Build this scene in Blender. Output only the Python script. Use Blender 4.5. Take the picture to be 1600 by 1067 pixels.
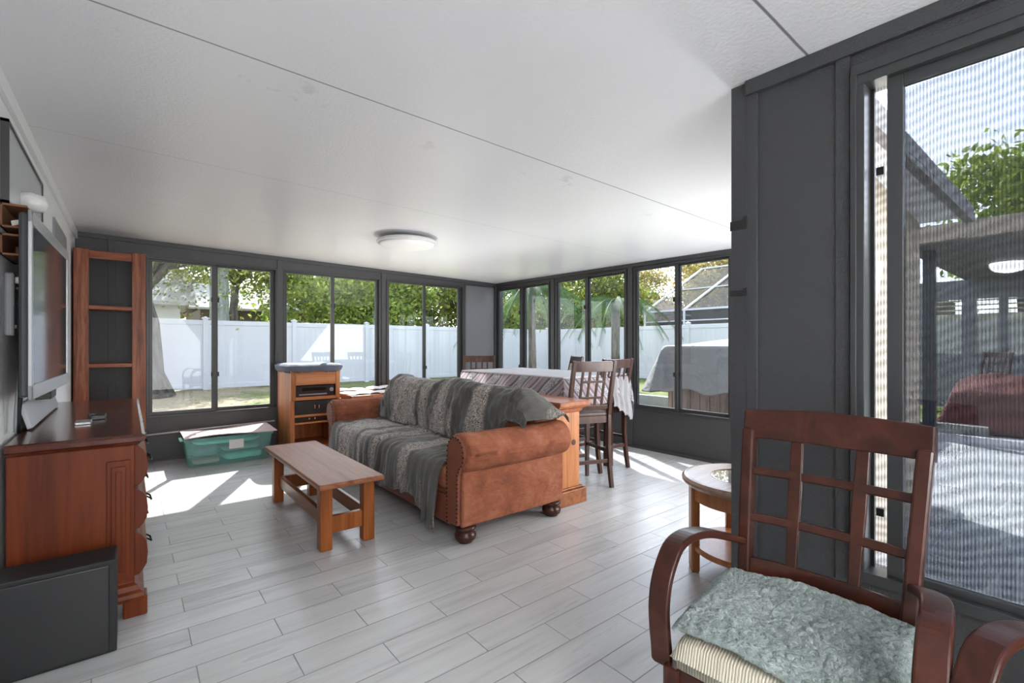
import bpy, bmesh, math, random
import numpy as np
from mathutils import Vector, Matrix, noise
D = bpy.data
for o in list(D.objects): D.objects.remove(o)
SC = bpy.context.scene
COL = SC.collection
PI = math.pi
R = math.radians

# ------------------------------------------------------------------ camera
cam = D.cameras.new('camera'); cam_o = D.objects.new('camera', cam); COL.objects.link(cam_o)
cam_o.location = (0, 0, 1.2); cam_o.rotation_euler = (R(90), 0, R(-39))
cam.sensor_width = 36; cam.lens = 742/1600*36; cam.shift_y = 6.5/1600; cam.clip_start = .02; cam.clip_end = 400
SC.camera = cam_o
# ------------------------------------------------------------------ world, sun, exposure
w = D.worlds.new('sky'); SC.world = w; w.use_nodes = True
nt = w.node_tree; bg = nt.nodes['Background']
sky = nt.nodes.new('ShaderNodeTexSky'); sky.sky_type = 'NISHITA'; sky.sun_disc = False
sky.sun_elevation = R(43); sky.sun_rotation = R(25.6); sky.air_density = 1.0; sky.dust_density = 1.0; sky.ozone_density = 1.0
hs = nt.nodes.new('ShaderNodeHueSaturation'); hs.inputs['Saturation'].default_value = .38
nt.links.new(sky.outputs[0], hs.inputs['Color']); nt.links.new(hs.outputs[0], bg.inputs['Color'])
bg.inputs['Strength'].default_value = 0.49
sun = D.lights.new('sun', 'SUN'); sun_o = D.objects.new('sun', sun); COL.objects.link(sun_o)
sun.energy = 8.0; sun.angle = R(.6); sun.color = (1, .95, .87)
sun_o.rotation_euler = Vector((.47, .98, 1.0)).to_track_quat('Z', 'Y').to_euler()
sun_o.location = (8, 16, 18)
def area(name, loc, target, sx, sy, watts, col=(1, 1, 1)):
    l = D.lights.new(name, 'AREA'); l.shape = 'RECTANGLE'; l.size = sx; l.size_y = sy; l.energy = watts; l.color = col
    o = D.objects.new(name, l); COL.objects.link(o); o.location = loc
    o.rotation_euler = (Vector(target)-Vector(loc)).to_track_quat('-Z', 'Y').to_euler(); return o
# added fill lights, no real fixtures: nook, rear, and floor behind the sofa
area('nook_fill', (3.5, .95, 1.05), (2.2, 4.6, 1.9), 1.9, 1.3, 19)
area('rear_fill', (.7, -2.5, 1.0), (1.3, 3.5, 1.4), 1.6, 1.8, 14)
l = D.lights.new('floor_fill', 'SPOT'); l.energy = 26; l.spot_size = R(160); l.spot_blend = 1; l.shadow_soft_size = .25
o = D.objects.new('floor_fill', l); COL.objects.link(o); o.location = (2.75, 4.5, .3); o.rotation_euler = (R(180), 0, 0)
vs = SC.view_settings; vs.view_transform = 'Standard'; vs.look = 'None'; vs.gamma = 1; vs.use_curve_mapping = False
SC.display_settings.display_device = 'sRGB'
vs.exposure = 2.2
FILL_GLOW = 30

# ------------------------------------------------------------------ materials
MATS = {}
def srgb(h):
    h = h.lstrip('#'); v = [int(h[i:i+2], 16)/255 for i in (0, 2, 4)]
    return tuple((x/12.92 if x <= .04045 else ((x+.055)/1.055)**2.4) for x in v) + (1,)
class NT:
    def __init__(s, name):
        s.m = D.materials.new(name); s.m.use_nodes = True; s.t = s.m.node_tree
        s.b = s.t.nodes['Principled BSDF']; s.out = s.t.nodes['Material Output']
        s._o = None
    def n(s, typ, **k):
        x = s.t.nodes.new('ShaderNode'+typ)
        for a, v in k.items():
            setattr(x, a, v)
        return x
    def l(s, a, b): s.t.links.new(a, b)
    def obj(s):
        if not s._o: s._o = s.n('TexCoord').outputs['Object']
        return s._o
    def geo(s):
        return s.n('NewGeometry').outputs['Position']
    def mapping(s, vec, scale=(1,1,1), rot=(0,0,0), loc=(0,0,0)):
        m = s.n('Mapping'); s.l(vec, m.inputs[0]); m.inputs['Scale'].default_value = scale
        m.inputs['Rotation'].default_value = rot; m.inputs['Location'].default_value = loc
        return m.outputs[0]
    def noise(s, vec, scale, detail=4, rough=.6, dist=0):
        x = s.n('TexNoise'); s.l(vec, x.inputs['Vector']); x.inputs['Scale'].default_value = scale
        x.inputs['Detail'].default_value = detail; x.inputs['Roughness'].default_value = rough
        x.inputs['Distortion'].default_value = dist
        return x.outputs['Fac']
    def ramp(s, fac, stops, interp='LINEAR'):
        x = s.n('ValToRGB'); s.l(fac, x.inputs[0]); e = x.color_ramp.elements; x.color_ramp.interpolation = interp
        while len(e) < len(stops): e.new(.5)
        for i, (p, c) in enumerate(stops):
            e[i].position = p; e[i].color = srgb(c) if isinstance(c, str) else ((c,c,c,1) if not hasattr(c, '__len__') else c)
        return x.outputs[0]
    def math(s, op, a, b=None, c=None):
        x = s.n('Math', operation=op)
        for i, v in enumerate((a, b, c)):
            if v is None: continue
            if isinstance(v, (int, float)): x.inputs[i].default_value = v
            else: s.l(v, x.inputs[i])
        return x.outputs[0]
    def mix(s, fac, a, b, typ='MIX'):
        x = s.n('Mix', data_type='RGBA', blend_type=typ)
        for i, v in ((0, fac), (6, a), (7, b)):
            if isinstance(v, str): v = srgb(v)
            if isinstance(v, (int, float, tuple)): x.inputs[i].default_value = v
            else: s.l(v, x.inputs[i])
        return x.outputs[2]
    def color(s, c):
        if isinstance(c, str): s.b.inputs['Base Color'].default_value = srgb(c)
        elif isinstance(c, tuple): s.b.inputs['Base Color'].default_value = c
        else: s.l(c, s.b.inputs['Base Color'])
    def rough(s, r):
        if isinstance(r, (int, float)): s.b.inputs['Roughness'].default_value = r
        else: s.l(r, s.b.inputs['Roughness'])
    def bump(s, h, strength=.3, dist=.01):
        x = s.n('Bump'); s.l(h, x.inputs['Height']); x.inputs['Strength'].default_value = strength
        x.inputs['Distance'].default_value = dist; s.l(x.outputs[0], s.b.inputs['Normal'])

def plain(name, c, rough=.5, metal=0, bump=None, var=.0, spec=None):
    s = NT(name); s.b.inputs['Metallic'].default_value = metal; s.rough(rough)
    if var:
        n = s.noise(s.obj(), 9, 5)
        f = s.ramp(n, [(.25, 1-var), (.75, 1+var)])
        f = s.n('MapRange'); s.l(n, f.inputs[0]); f.inputs[1].default_value = .25; f.inputs[2].default_value = .75
        f.inputs[3].default_value = 1-var; f.inputs[4].default_value = 1+var
        cc = s.n('Combine' 'XYZ'); [s.l(f.outputs[0], cc.inputs[i]) for i in range(3)]
        s.color(s.mix(1.0, c, cc.outputs[0], 'MULTIPLY'))
    else: s.color(c)
    if bump: s.bump(s.noise(s.obj(), bump[0], 3), bump[1], bump[2] if len(bump) > 2 else .01)
    if spec is not None: s.b.inputs['Specular IOR Level'].default_value = spec
    return s.m

SPEC = {'cherry_upright': .2, 'cherry_worn_top': .35, 'dark_mahogany': .3, 'red_oak_upright': .25, 'red_oak_cross': .25, 'orange_oak_upright': .3, 'worn_oak_top': .25}
def wood(name, dark, mid, light, rough=.35, axis='Y', scale=1.0, coat=0, scratch=False, fine=1.0):
    s = NT(name); k = 26*scale; q = 1.6*scale
    sc = {'X': (q, k, k), 'Y': (k, q, k), 'Z': (k, k, q)}[axis]
    v = s.mapping(s.obj(), sc)
    n1 = s.noise(v, 1.0, 6, .62, .6)
    v2 = s.mapping(s.obj(), tuple(a*5 for a in sc)); n2 = s.noise(v2, 1.0, 3, .6)
    v3 = s.mapping(s.obj(), tuple(a*.22 for a in sc)); n3 = s.noise(v3, 1.0, 3, .5, 1.2)
    f = s.math('ADD', s.math('MULTIPLY', n1, .55), s.math('ADD', s.math('MULTIPLY', n2, .15*fine), s.math('MULTIPLY', n3, .35)))
    c = s.ramp(f, [(.36, dark), (.52, mid), (.68, light)])
    if scratch:
        sn = s.noise(s.mapping(s.obj(), (22, 60, 9), (0, 0, .5)), 1.0, 5, .7)
        c = s.mix(s.ramp(sn, [(.72, 0.0), (.76, .35)]), c, '#9a8378')
        s.rough(rough)
    else: s.rough(rough)
    s.color(c); s.bump(n1, .12, .004)
    s.b.inputs['Specular IOR Level'].default_value = SPEC.get(name, .4)
    if coat: s.b.inputs['Coat Weight'].default_value = coat; s.b.inputs['Coat Roughness'].default_value = .15
    return s.m

def M(k): return MATS[k]
MATS['panel'] = plain('charcoal_panel', '#37383a', .36, bump=(150, .7, .004), spec=.6)
MATS['panel_light'] = plain('sheen_grey_panel', '#6c6d70', .45, bump=(260, .25, .003))  # mid-grey panel, its sheen put into a lighter base colour
MATS['frame'] = plain('bronze_aluminium', '#333435', .35)
MATS['frame_dark'] = plain('dark_gasket', '#1b1b1c', .5)
MATS['white_wall'] = plain('white_stucco', '#d9dadb', .7, bump=(140, .4, .006))
MATS['white_paint'] = plain('white_paint', '#dadbdc', .4)
MATS['white_plastic'] = plain('white_plastic', '#d8d8d6', .35)
MATS['grey_plastic'] = plain('grey_plastic', '#8a8c8f', .4)
MATS['dark_grey'] = plain('dark_grey_plastic', '#33363a', .45)
MATS['black_plastic'] = plain('black_plastic', '#141517', .35)
MATS['black_vinyl'] = plain('black_vinyl', '#131518', .55, bump=(350, .5, .003), var=.1)
MATS['silver'] = plain('silver_plastic', '#b9bcc0', .28, .35)
MATS['chrome'] = plain('chrome', '#c9c9c9', .2, 1)
MATS['dark_metal'] = plain('dark_metal', '#15130f', .35, .7)
MATS['pine'] = wood('honey_pine', '#7d4522', '#ab6b3c', '#c4875a', .4, 'Z', .8)
MATS['pine_x'] = wood('honey_pine_cross', '#8e512c', '#b87647', '#cd9468', .4, 'X', .8)
MATS['pine_y'] = wood('reddish_pine', '#7d4328', '#a1623f', '#b57a57', .4, 'Y', .7)
MATS['oak_y'] = wood('orange_oak', '#5d3117', '#8c5029', '#a4683c', .3, 'Y', .9)
MATS['oak_top'] = wood('worn_oak_top', '#663720', '#8c573d', '#a06e56', .36, 'Y', 1.1)
MATS['oak_z'] = wood('orange_oak_upright', '#5c2c12', '#8c4e22', '#a56432', .3, 'Z', .8)
MATS['oak_shelf'] = wood('red_oak_upright', '#2b1209', '#76402a', '#a0664a', .35, 'Z', 1.5)
MATS['oak_shelf_x'] = wood('red_oak_cross', '#44200f', '#804428', '#a3664a', .35, 'X', 1.2)
MATS['cherry'] = wood('cherry_upright', '#421808', '#652c11', '#7b3c1a', .42, 'Z', .35)
MATS['cherry_top'] = wood('cherry_worn_top', '#32120b', '#4c1f14', '#602d1e', .2, 'Y', .5, .5, True)
MATS['espresso'] = wood('dark_mahogany', '#220e0b', '#38190f', '#4a261d', .3, 'X', .5, .15)
MATS['walnut'] = wood('walnut_brown', '#2b1a14', '#402820', '#553a2f', .35, 'Z', .7, .2)
MATS['end_table'] = wood('light_brown_oak', '#7a431f', '#9c5f35', '#b2784c', .3, 'Z', .7, .2)
MATS['end_table_top'] = wood('faded_oak_top', '#785a49', '#937665', '#a68e7d', .25, 'X', .8, .3)

def floor_mat():
    s = NT('grey_plank_tile'); g = s.n('SeparateXYZ'); s.l(s.geo(), g.inputs[0])
    X, Y = g.outputs[0], g.outputs[1]
    v = s.math('DIVIDE', s.math('SUBTRACT', 3.986+15.49*1.0, Y), .1549)
    row = s.math('FLOOR', v); fv = s.math('FRACT', v)
    odd = s.math('MODULO', row, 2)
    u = s.math('ADD', s.math('DIVIDE', s.math('ADD', X, 60.14-.2), .6014), s.math('MULTIPLY', odd, .5))
    iu = s.math('FLOOR', u); fu = s.math('FRACT', u)
    ev = s.math('MULTIPLY', s.math('MINIMUM', fv, s.math('SUBTRACT', 1, fv)), .1549)
    eu = s.math('MULTIPLY', s.math('MINIMUM', fu, s.math('SUBTRACT', 1, fu)), .6014)
    e = s.math('MINIMUM', ev, eu)
    mr = s.n('MapRange'); s.l(e, mr.inputs[0]); mr.inputs[1].default_value = .0012; mr.inputs[2].default_value = .0028
    cb = s.n('CombineXYZ'); s.l(row, cb.inputs[0]); s.l(iu, cb.inputs[1])
    wn = s.n('TexWhiteNoise'); s.l(cb.outputs[0], wn.inputs['Vector'])
    off = s.n('VectorMath', operation='MULTIPLY_ADD'); s.l(wn.outputs['Color'], off.inputs[0])
    off.inputs[1].default_value = (30, 30, 30); s.l(s.geo(), off.inputs[2])
    st = s.noise(s.mapping(off.outputs[0], (1.6, 22, 1)), 1.0, 6, .62, .4)
    bl = s.noise(s.mapping(off.outputs[0], (.9, 5, 1)), 1.0, 3, .5, .5)
    f = s.math('ADD', s.math('MULTIPLY', st, .6), s.math('MULTIPLY', bl, .4))
    c = s.ramp(f, [(.34, '#a3a4a4'), (.47, '#b6b7b7'), (.62, '#bfc0c0'), (.75, '#c5c6c6')])
    tone = s.ramp(wn.outputs['Value'], [(0, .92), (1, 1.04)])
    c = s.mix(1.0, c, tone, 'MULTIPLY')
    c = s.mix(mr.outputs[0], '#7d7e80', c)
    s.color(c); s.rough(s.ramp(st, [(.3, .34), (.7, .26)])); s.bump(mr.outputs[0], .5, .002)
    return s.m
MATS['floor'] = floor_mat()

def ceil_mat():
    s = NT('white_embossed_ceiling'); g = s.n('SeparateXYZ'); s.l(s.geo(), g.inputs[0]); Y = g.outputs[1]; X = g.outputs[0]
    c = srgb('#d4d5d7'); cur = None
    wob = s.math('MULTIPLY', s.math('SUBTRACT', s.noise(s.geo(), 5, 2), .5), .004)
    for y0, wd, dk in ((.625, .003, .75), (1.91, .0028, .7), (3.24, .002, .35), (4.47, .002, .22), (-.65, .003, .6), (5.75, .002, .15)):
        d = s.math('ABSOLUTE', s.math('SUBTRACT', s.math('ADD', Y, wob), y0))
        m = s.n('MapRange'); s.l(d, m.inputs[0]); m.inputs[1].default_value = wd; m.inputs[2].default_value = wd*2
        m.inputs[3].default_value = dk; m.inputs[4].default_value = 0
        cur = m.outputs[0] if cur is None else s.math('MAXIMUM', cur, m.outputs[0])
    col = s.mix(cur, '#dddee0', '#3e3f41')
    sp = s.noise(s.geo(), 6.5, 3, .6)
    near = s.math('ABSOLUTE', s.math('SUBTRACT', Y, 2.05)); nm = s.n('MapRange'); s.l(near, nm.inputs[0])
    nm.inputs[1].default_value = .0; nm.inputs[2].default_value = .2; nm.inputs[3].default_value = 1; nm.inputs[4].default_value = 0
    st = s.math('MULTIPLY', s.ramp(sp, [(.63, 0.0), (.68, .22)]), nm.outputs[0])
    col = s.mix(st, col, '#77787a')
    s.color(col); s.rough(.33)
    s.bump(s.noise(s.geo(), 75, 3, .55), .32, .006)
    return s.m
MATS['ceiling'] = ceil_mat()

def glass_mat(name, tint, ior=1.5, rough=0, boost=1.0):
    s = NT(name); s.t.nodes.remove(s.b)
    tr = s.n('BsdfTransparent'); tr.inputs[0].default_value = tint if isinstance(tint, tuple) else srgb(tint)
    gl = s.n('BsdfGlossy'); gl.inputs['Roughness'].default_value = rough; gl.inputs['Color'].default_value = (1,1,1,1)
    lw = s.n('LayerWeight'); lw.inputs[0].default_value = .5
    f = s.math('MINIMUM', s.math('MULTIPLY_ADD', s.math('POWER', lw.outputs['Facing'], 4.5), .9, .026*boost), 1.0)
    mx = s.n('MixShader'); s.l(f, mx.inputs[0]); s.l(tr.outputs[0], mx.inputs[1]); s.l(gl.outputs[0], mx.inputs[2])
    s.l(mx.outputs[0], s.out.inputs[0])
    return s.m
MATS['glass'] = glass_mat('grey_tinted_glass', (.57, .585, .60, 1), 1.5, 0, .9)
MATS['glass_outer'] = glass_mat('light_grey_glass', (.74, .75, .77, 1), 1.5, 0, .9)
MATS['clear_glass'] = glass_mat('clear_glass', (.93, .95, .96, 1), 1.45)
def tubmat():
    s = NT('teal_clear_plastic'); s.color('#bdeae3'); s.rough(.25)
    tr = s.n('BsdfTransparent'); tr.inputs[0].default_value = (.82, .99, .965, 1); mx = s.n('MixShader'); mx.inputs[0].default_value = .84
    s.l(s.b.outputs[0], mx.inputs[1]); s.l(tr.outputs[0], mx.inputs[2]); s.l(mx.outputs[0], s.out.inputs[0]); return s.m
MATS['tub_plastic'] = tubmat()

def screen_mat():
    s = NT('insect_screen'); o = s.obj()
    g = s.n('SeparateXYZ'); s.l(o, g.inputs[0])
    wob = s.noise(s.mapping(o, (1, 2.2, 2.2)), 1.0, 2, .5)
    v = s.math('FRACT', s.math('ADD', s.math('MULTIPLY', g.outputs[1], 125), s.math('MULTIPLY', wob, 1.0)))
    v = s.math('ABSOLUTE', s.math('SUBTRACT', v, .5))
    # ribs above and these slow bands: moire painted into the mesh's alpha
    h = s.math('SINE', s.math('ADD', s.math('MULTIPLY', g.outputs[2], 185), s.math('ADD', s.math('MULTIPLY', g.outputs[1], 40), s.math('MULTIPLY', wob, 42))))
    a = s.math('ADD', s.math('MULTIPLY', v, .65), s.math('MULTIPLY', h, .085))
    a = s.math('ADD', a, .14)
    s.b.inputs['Base Color'].default_value = srgb('#77797c'); s.rough(.6)
    s.l(a, s.b.inputs['Alpha'])
    return s.m
MATS['screen'] = screen_mat()

def suede_mat():
    s = NT('rust_brown_suede')
    n = s.noise(s.obj(), 5, 5, .6, .4); n2 = s.noise(s.obj(), 30, 4, .6)
    f = s.math('ADD', s.math('MULTIPLY', n, .75), s.math('MULTIPLY', n2, .25))
    s.color(s.ramp(f, [(.33, '#6e3f2d'), (.5, '#8a523b'), (.68, '#a06a52')]))
    s.rough(.8); s.b.inputs['Specular IOR Level'].default_value = .2
    s.bump(s.noise(s.mapping(s.obj(), (3, 8, 8)), 1.5, 4, .6, 1.5), .5, .03)
    return s.m
MATS['suede'] = suede_mat()
MATS['suede_trim'] = plain('brown_leather_trim', '#74402c', .55, var=.15)

def throw_mat():
    s = NT('animal_print_throw')
    uv = s.n('TexCoord').outputs['UV']
    wv = s.mapping(uv, (1, 1, 1))
    band = s.noise(s.mapping(uv, (3.4, .5, 1)), 1.0, 3, .6, .6)
    sp = s.noise(s.mapping(uv, (95, 44, 1)), 1.0, 4, .7, 2.5)
    vo = s.n('TexVoronoi'); s.l(s.mapping(uv, (100, 46, 1)), vo.inputs['Vector']); vo.inputs['Scale'].default_value = 1.0
    base = s.ramp(s.noise(s.mapping(uv, (30, 3, 1)), 1.0, 4), [(.3, '#3b3a38'), (.7, '#5a5955')])
    spots = s.ramp(s.math('ADD', s.math('MULTIPLY', vo.outputs['Distance'], .5), s.math('MULTIPLY', sp, .5)), [(.3, '#1c1a19'), (.38, '#2e2a28'), (.45, '#cdc3bb'), (.58, '#6b645f')])
    m = s.ramp(band, [(.48, 0.0), (.56, 1.0)])
    s.color(s.mix(m, base, spots)); s.rough(.85); s.b.inputs['Specular IOR Level'].default_value = .2; s.b.inputs['Sheen Weight'].default_value = .25
    s.bump(s.noise(s.mapping(uv, (60, 8, 1)), 1.0, 3), .4, .01)
    return s.m
MATS['throw'] = throw_mat()

def cloth_mat():
    s = NT('floral_striped_tablecloth'); uv = s.n('TexCoord').outputs['UV']
    g = s.n('SeparateXYZ'); s.l(uv, g.inputs[0])
    d = s.math('ADD', g.outputs[0], s.math('MULTIPLY', g.outputs[1], .9))
    f = s.math('FRACT', s.math('MULTIPLY', d, 2.0))
    stripe = s.ramp(f, [(0, '#6f6368'), (.06, '#a99ba0'), (.1, '#b9a5a6'), (.2, '#8f7f86'), (.26, '#b9b6ba'), (.32, '#5f5c62'), (.38, '#cfccd0'), (.62, '#cac6ca'), (.66, '#5c595e'), (.74, '#a99a9c'), (.86, '#8b8489'), (.93, '#c6bec2')], 'CONSTANT')
    fl = s.noise(uv, 26, 4, .7, 3)
    isb = s.math('MULTIPLY', s.math('GREATER_THAN', f, .38), s.math('LESS_THAN', f, .62))
    flm = s.math('MULTIPLY', isb, s.math('GREATER_THAN', fl, .52))
    s.color(s.mix(flm, s.mix(.35, stripe, '#77747a'), '#5d5d62')); s.rough(.85); s.b.inputs['Specular IOR Level'].default_value = .2
    return s.m
MATS['tablecloth'] = cloth_mat()
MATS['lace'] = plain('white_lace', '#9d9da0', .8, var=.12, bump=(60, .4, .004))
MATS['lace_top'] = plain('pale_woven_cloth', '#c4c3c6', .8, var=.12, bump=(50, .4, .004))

def mat_rug():
    s = NT('sage_chenille_mat'); n = s.noise(s.obj(), 90, 4, .7, 1.0); n2 = s.noise(s.obj(), 14, 3)
    s.color(s.ramp(s.math('ADD', s.math('MULTIPLY', n, .6), s.math('MULTIPLY', n2, .4)), [(.33, '#5f6d6a'), (.5, '#93a3a0'), (.68, '#b4c0bd')]))
    s.rough(.9); s.bump(n, .9, .02); s.b.inputs['Sheen Weight'].default_value = .3
    return s.m
MATS['rug'] = mat_rug()
def mat_cush():
    s = NT('beige_ribbed_fabric'); g = s.n('SeparateXYZ'); s.l(s.obj(), g.inputs[0])
    f = s.math('ABSOLUTE', s.math('SINE', s.math('MULTIPLY', g.outputs[0], 260)))
    f = s.math('ABSOLUTE', s.math('SINE', s.math('MULTIPLY', g.outputs[1], 480)))
    s.color(s.ramp(f, [(.0, '#9b9483'), (.6, '#c2bcab')])); s.rough(.85); s.bump(f, .4, .004)
    return s.m
MATS['ribbed'] = mat_cush()
MATS['grey_fabric'] = plain('grey_fabric', '#83868f', .9)

def grass_mat():
    s = NT('lawn_and_leaf_litter'); p = s.geo()
    a = s.noise(p, .55, 4, .6); fine = s.noise(p, 9, 6, .75); f2 = s.noise(p, 34, 3, .8)
    g = s.ramp(fine, [(.3, '#3d4a22'), (.5, '#617033'), (.7, '#7d884b')])
    l = s.ramp(f2, [(.35, '#5d5238'), (.5, '#988c70'), (.66, '#c0b69e')])
    gx = s.n('SeparateXYZ'); s.l(p, gx.inputs[0])
    bias = s.n('MapRange'); s.l(gx.outputs[0], bias.inputs[0]); bias.inputs[1].default_value = 0; bias.inputs[2].default_value = 9
    bias.inputs[3].default_value = .16; bias.inputs[4].default_value = -.16
    m = s.ramp(s.math('ADD', s.math('ADD', a, bias.outputs[0]), s.math('MULTIPLY', s.math('SUBTRACT', fine, .5), .5)), [(.44, 0.0), (.56, 1.0)])
    s.color(s.mix(m, g, l)); s.rough(.95); s.bump(f2, .6, .05)
    return s.m
MATS['grass'] = grass_mat()
MATS['concrete'] = plain('pale_concrete', '#bcbfc0', .8, var=.08, bump=(60, .3, .004))
MATS['curb'] = plain('grey_block', '#8f8f8c', .85, var=.12, bump=(40, .4, .01))
MATS['vinyl'] = plain('white_vinyl_fence', '#c6c6cc', .4)
def bark_mat(name, a, b):
    s = NT(name); n = s.noise(s.mapping(s.obj(), (14, 14, 3)), 1.0, 6, .7)
    s.color(s.ramp(n, [(.35, a), (.65, b)])); s.rough(.95); s.bump(n, .8, .05); return s.m
MATS['bark'] = bark_mat('oak_bark', '#3b3632', '#77706a')
MATS['bark_pale'] = bark_mat('pale_palm_bark', '#7b8079', '#a5aba3')
def leaf_mat(name, a, b):
    s = NT(name)
    oi = s.n('TexWhiteNoise'); s.l(s.mapping(s.obj(), (3, 3, 3)), oi.inputs['Vector'])
    n = s.noise(s.obj(), 1.7, 3)
    c = s.ramp(n, [(.35, a), (.65, b)])
    s.color(c); s.rough(.6)
    tl = s.n('BsdfTranslucent'); s.l(c, tl.inputs[0]); mx = s.n('MixShader'); mx.inputs[0].default_value = .4
    s.l(s.b.outputs[0], mx.inputs[1]); s.l(tl.outputs[0], mx.inputs[2]); s.l(mx.outputs[0], s.out.inputs[0])
    return s.m
MATS['leaf'] = leaf_mat('oak_leaves', '#4f5f24', '#98a048')
MATS['leaf2'] = leaf_mat('bright_leaves', '#5d7a2c', '#b5c25c')
MATS['leaf3'] = leaf_mat('yellowing_leaves', '#77752f', '#bda968')
MATS['palm'] = leaf_mat('palm_fronds', '#2a4526', '#4f6b3c')
MATS['siding'] = plain('pale_siding', '#c9c8bd', .6)
MATS['roof_pale'] = plain('pale_shingles', '#9d9c94', .9, var=.1)
MATS['brown_wall'] = plain('brown_house_wall', '#6b6158', .9, var=.1)
MATS['tan_wall'] = plain('tan_house_wall', '#a58a6f', .9, var=.06)
MATS['roof_brown'] = plain('brown_shingles', '#6d5d54', .9, var=.12)
MATS['stucco'] = plain('beige_stucco', '#ab9d8c', .9, var=.05, bump=(40, .4, .01))
MATS['gutter'] = plain('taupe_gutter', '#6f6a68', .6)
MATS['tarp'] = plain('grey_tarp', '#6a6967', .6, var=.12, bump=(8, .5, .05))
MATS['tub_wood'] = wood('redwood_skirt', '#54443c', '#76665c', '#8f8076', .7, 'Z', .8)
MATS['paper'] = plain('printed_paper', '#d2cfca', .6)
MATS['newsprint'] = None
def news():
    s = NT('colour_newsprint'); n = s.noise(s.mapping(s.obj(), (14, 30, 1)), 1.0, 4, .8); n2 = s.noise(s.obj(), 7, 2)
    c = s.ramp(n, [(.40, '#6d6a68'), (.47, '#c9c7c4'), (.6, '#d8d6d2')])
    s.color(s.mix(s.ramp(n2, [(.6, 0.0), (.63, .8)]), c, '#b5736b')); s.rough(.6); return s.m
MATS['newsprint'] = news()
MATS['navy_cloth'] = plain('slate_blue_quilted_cover', '#5a616d', .8, var=.12)
MATS['screen_glass'] = plain('tv_screen', '#3c474c', .06)
MATS['frosted'] = plain('frosted_panel', '#a9b0b3', .12)
MATS['teal'] = plain('teal_cloth', '#a5ddd3', .8, var=.2)
MATS['pink'] = plain('pink_cloth', '#dd948d', .8, var=.1)
MATS['cardboard'] = plain('dull_pink_cardboard', '#b5a19d', .8, var=.08)
MATS['cardbox'] = plain('brown_box_board', '#7c5036', .7)
MATS['red_cloth'] = plain('faded_red_cover', '#6b403b', .8)
MATS['dark_room'] = plain('dim_room_wall', '#8b8c90', .9)
MATS['blind'] = plain('cream_blind', '#d8d6bd', .7)
MATS['yellow'] = plain('yellow_card', '#d89a2b', .6)

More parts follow.
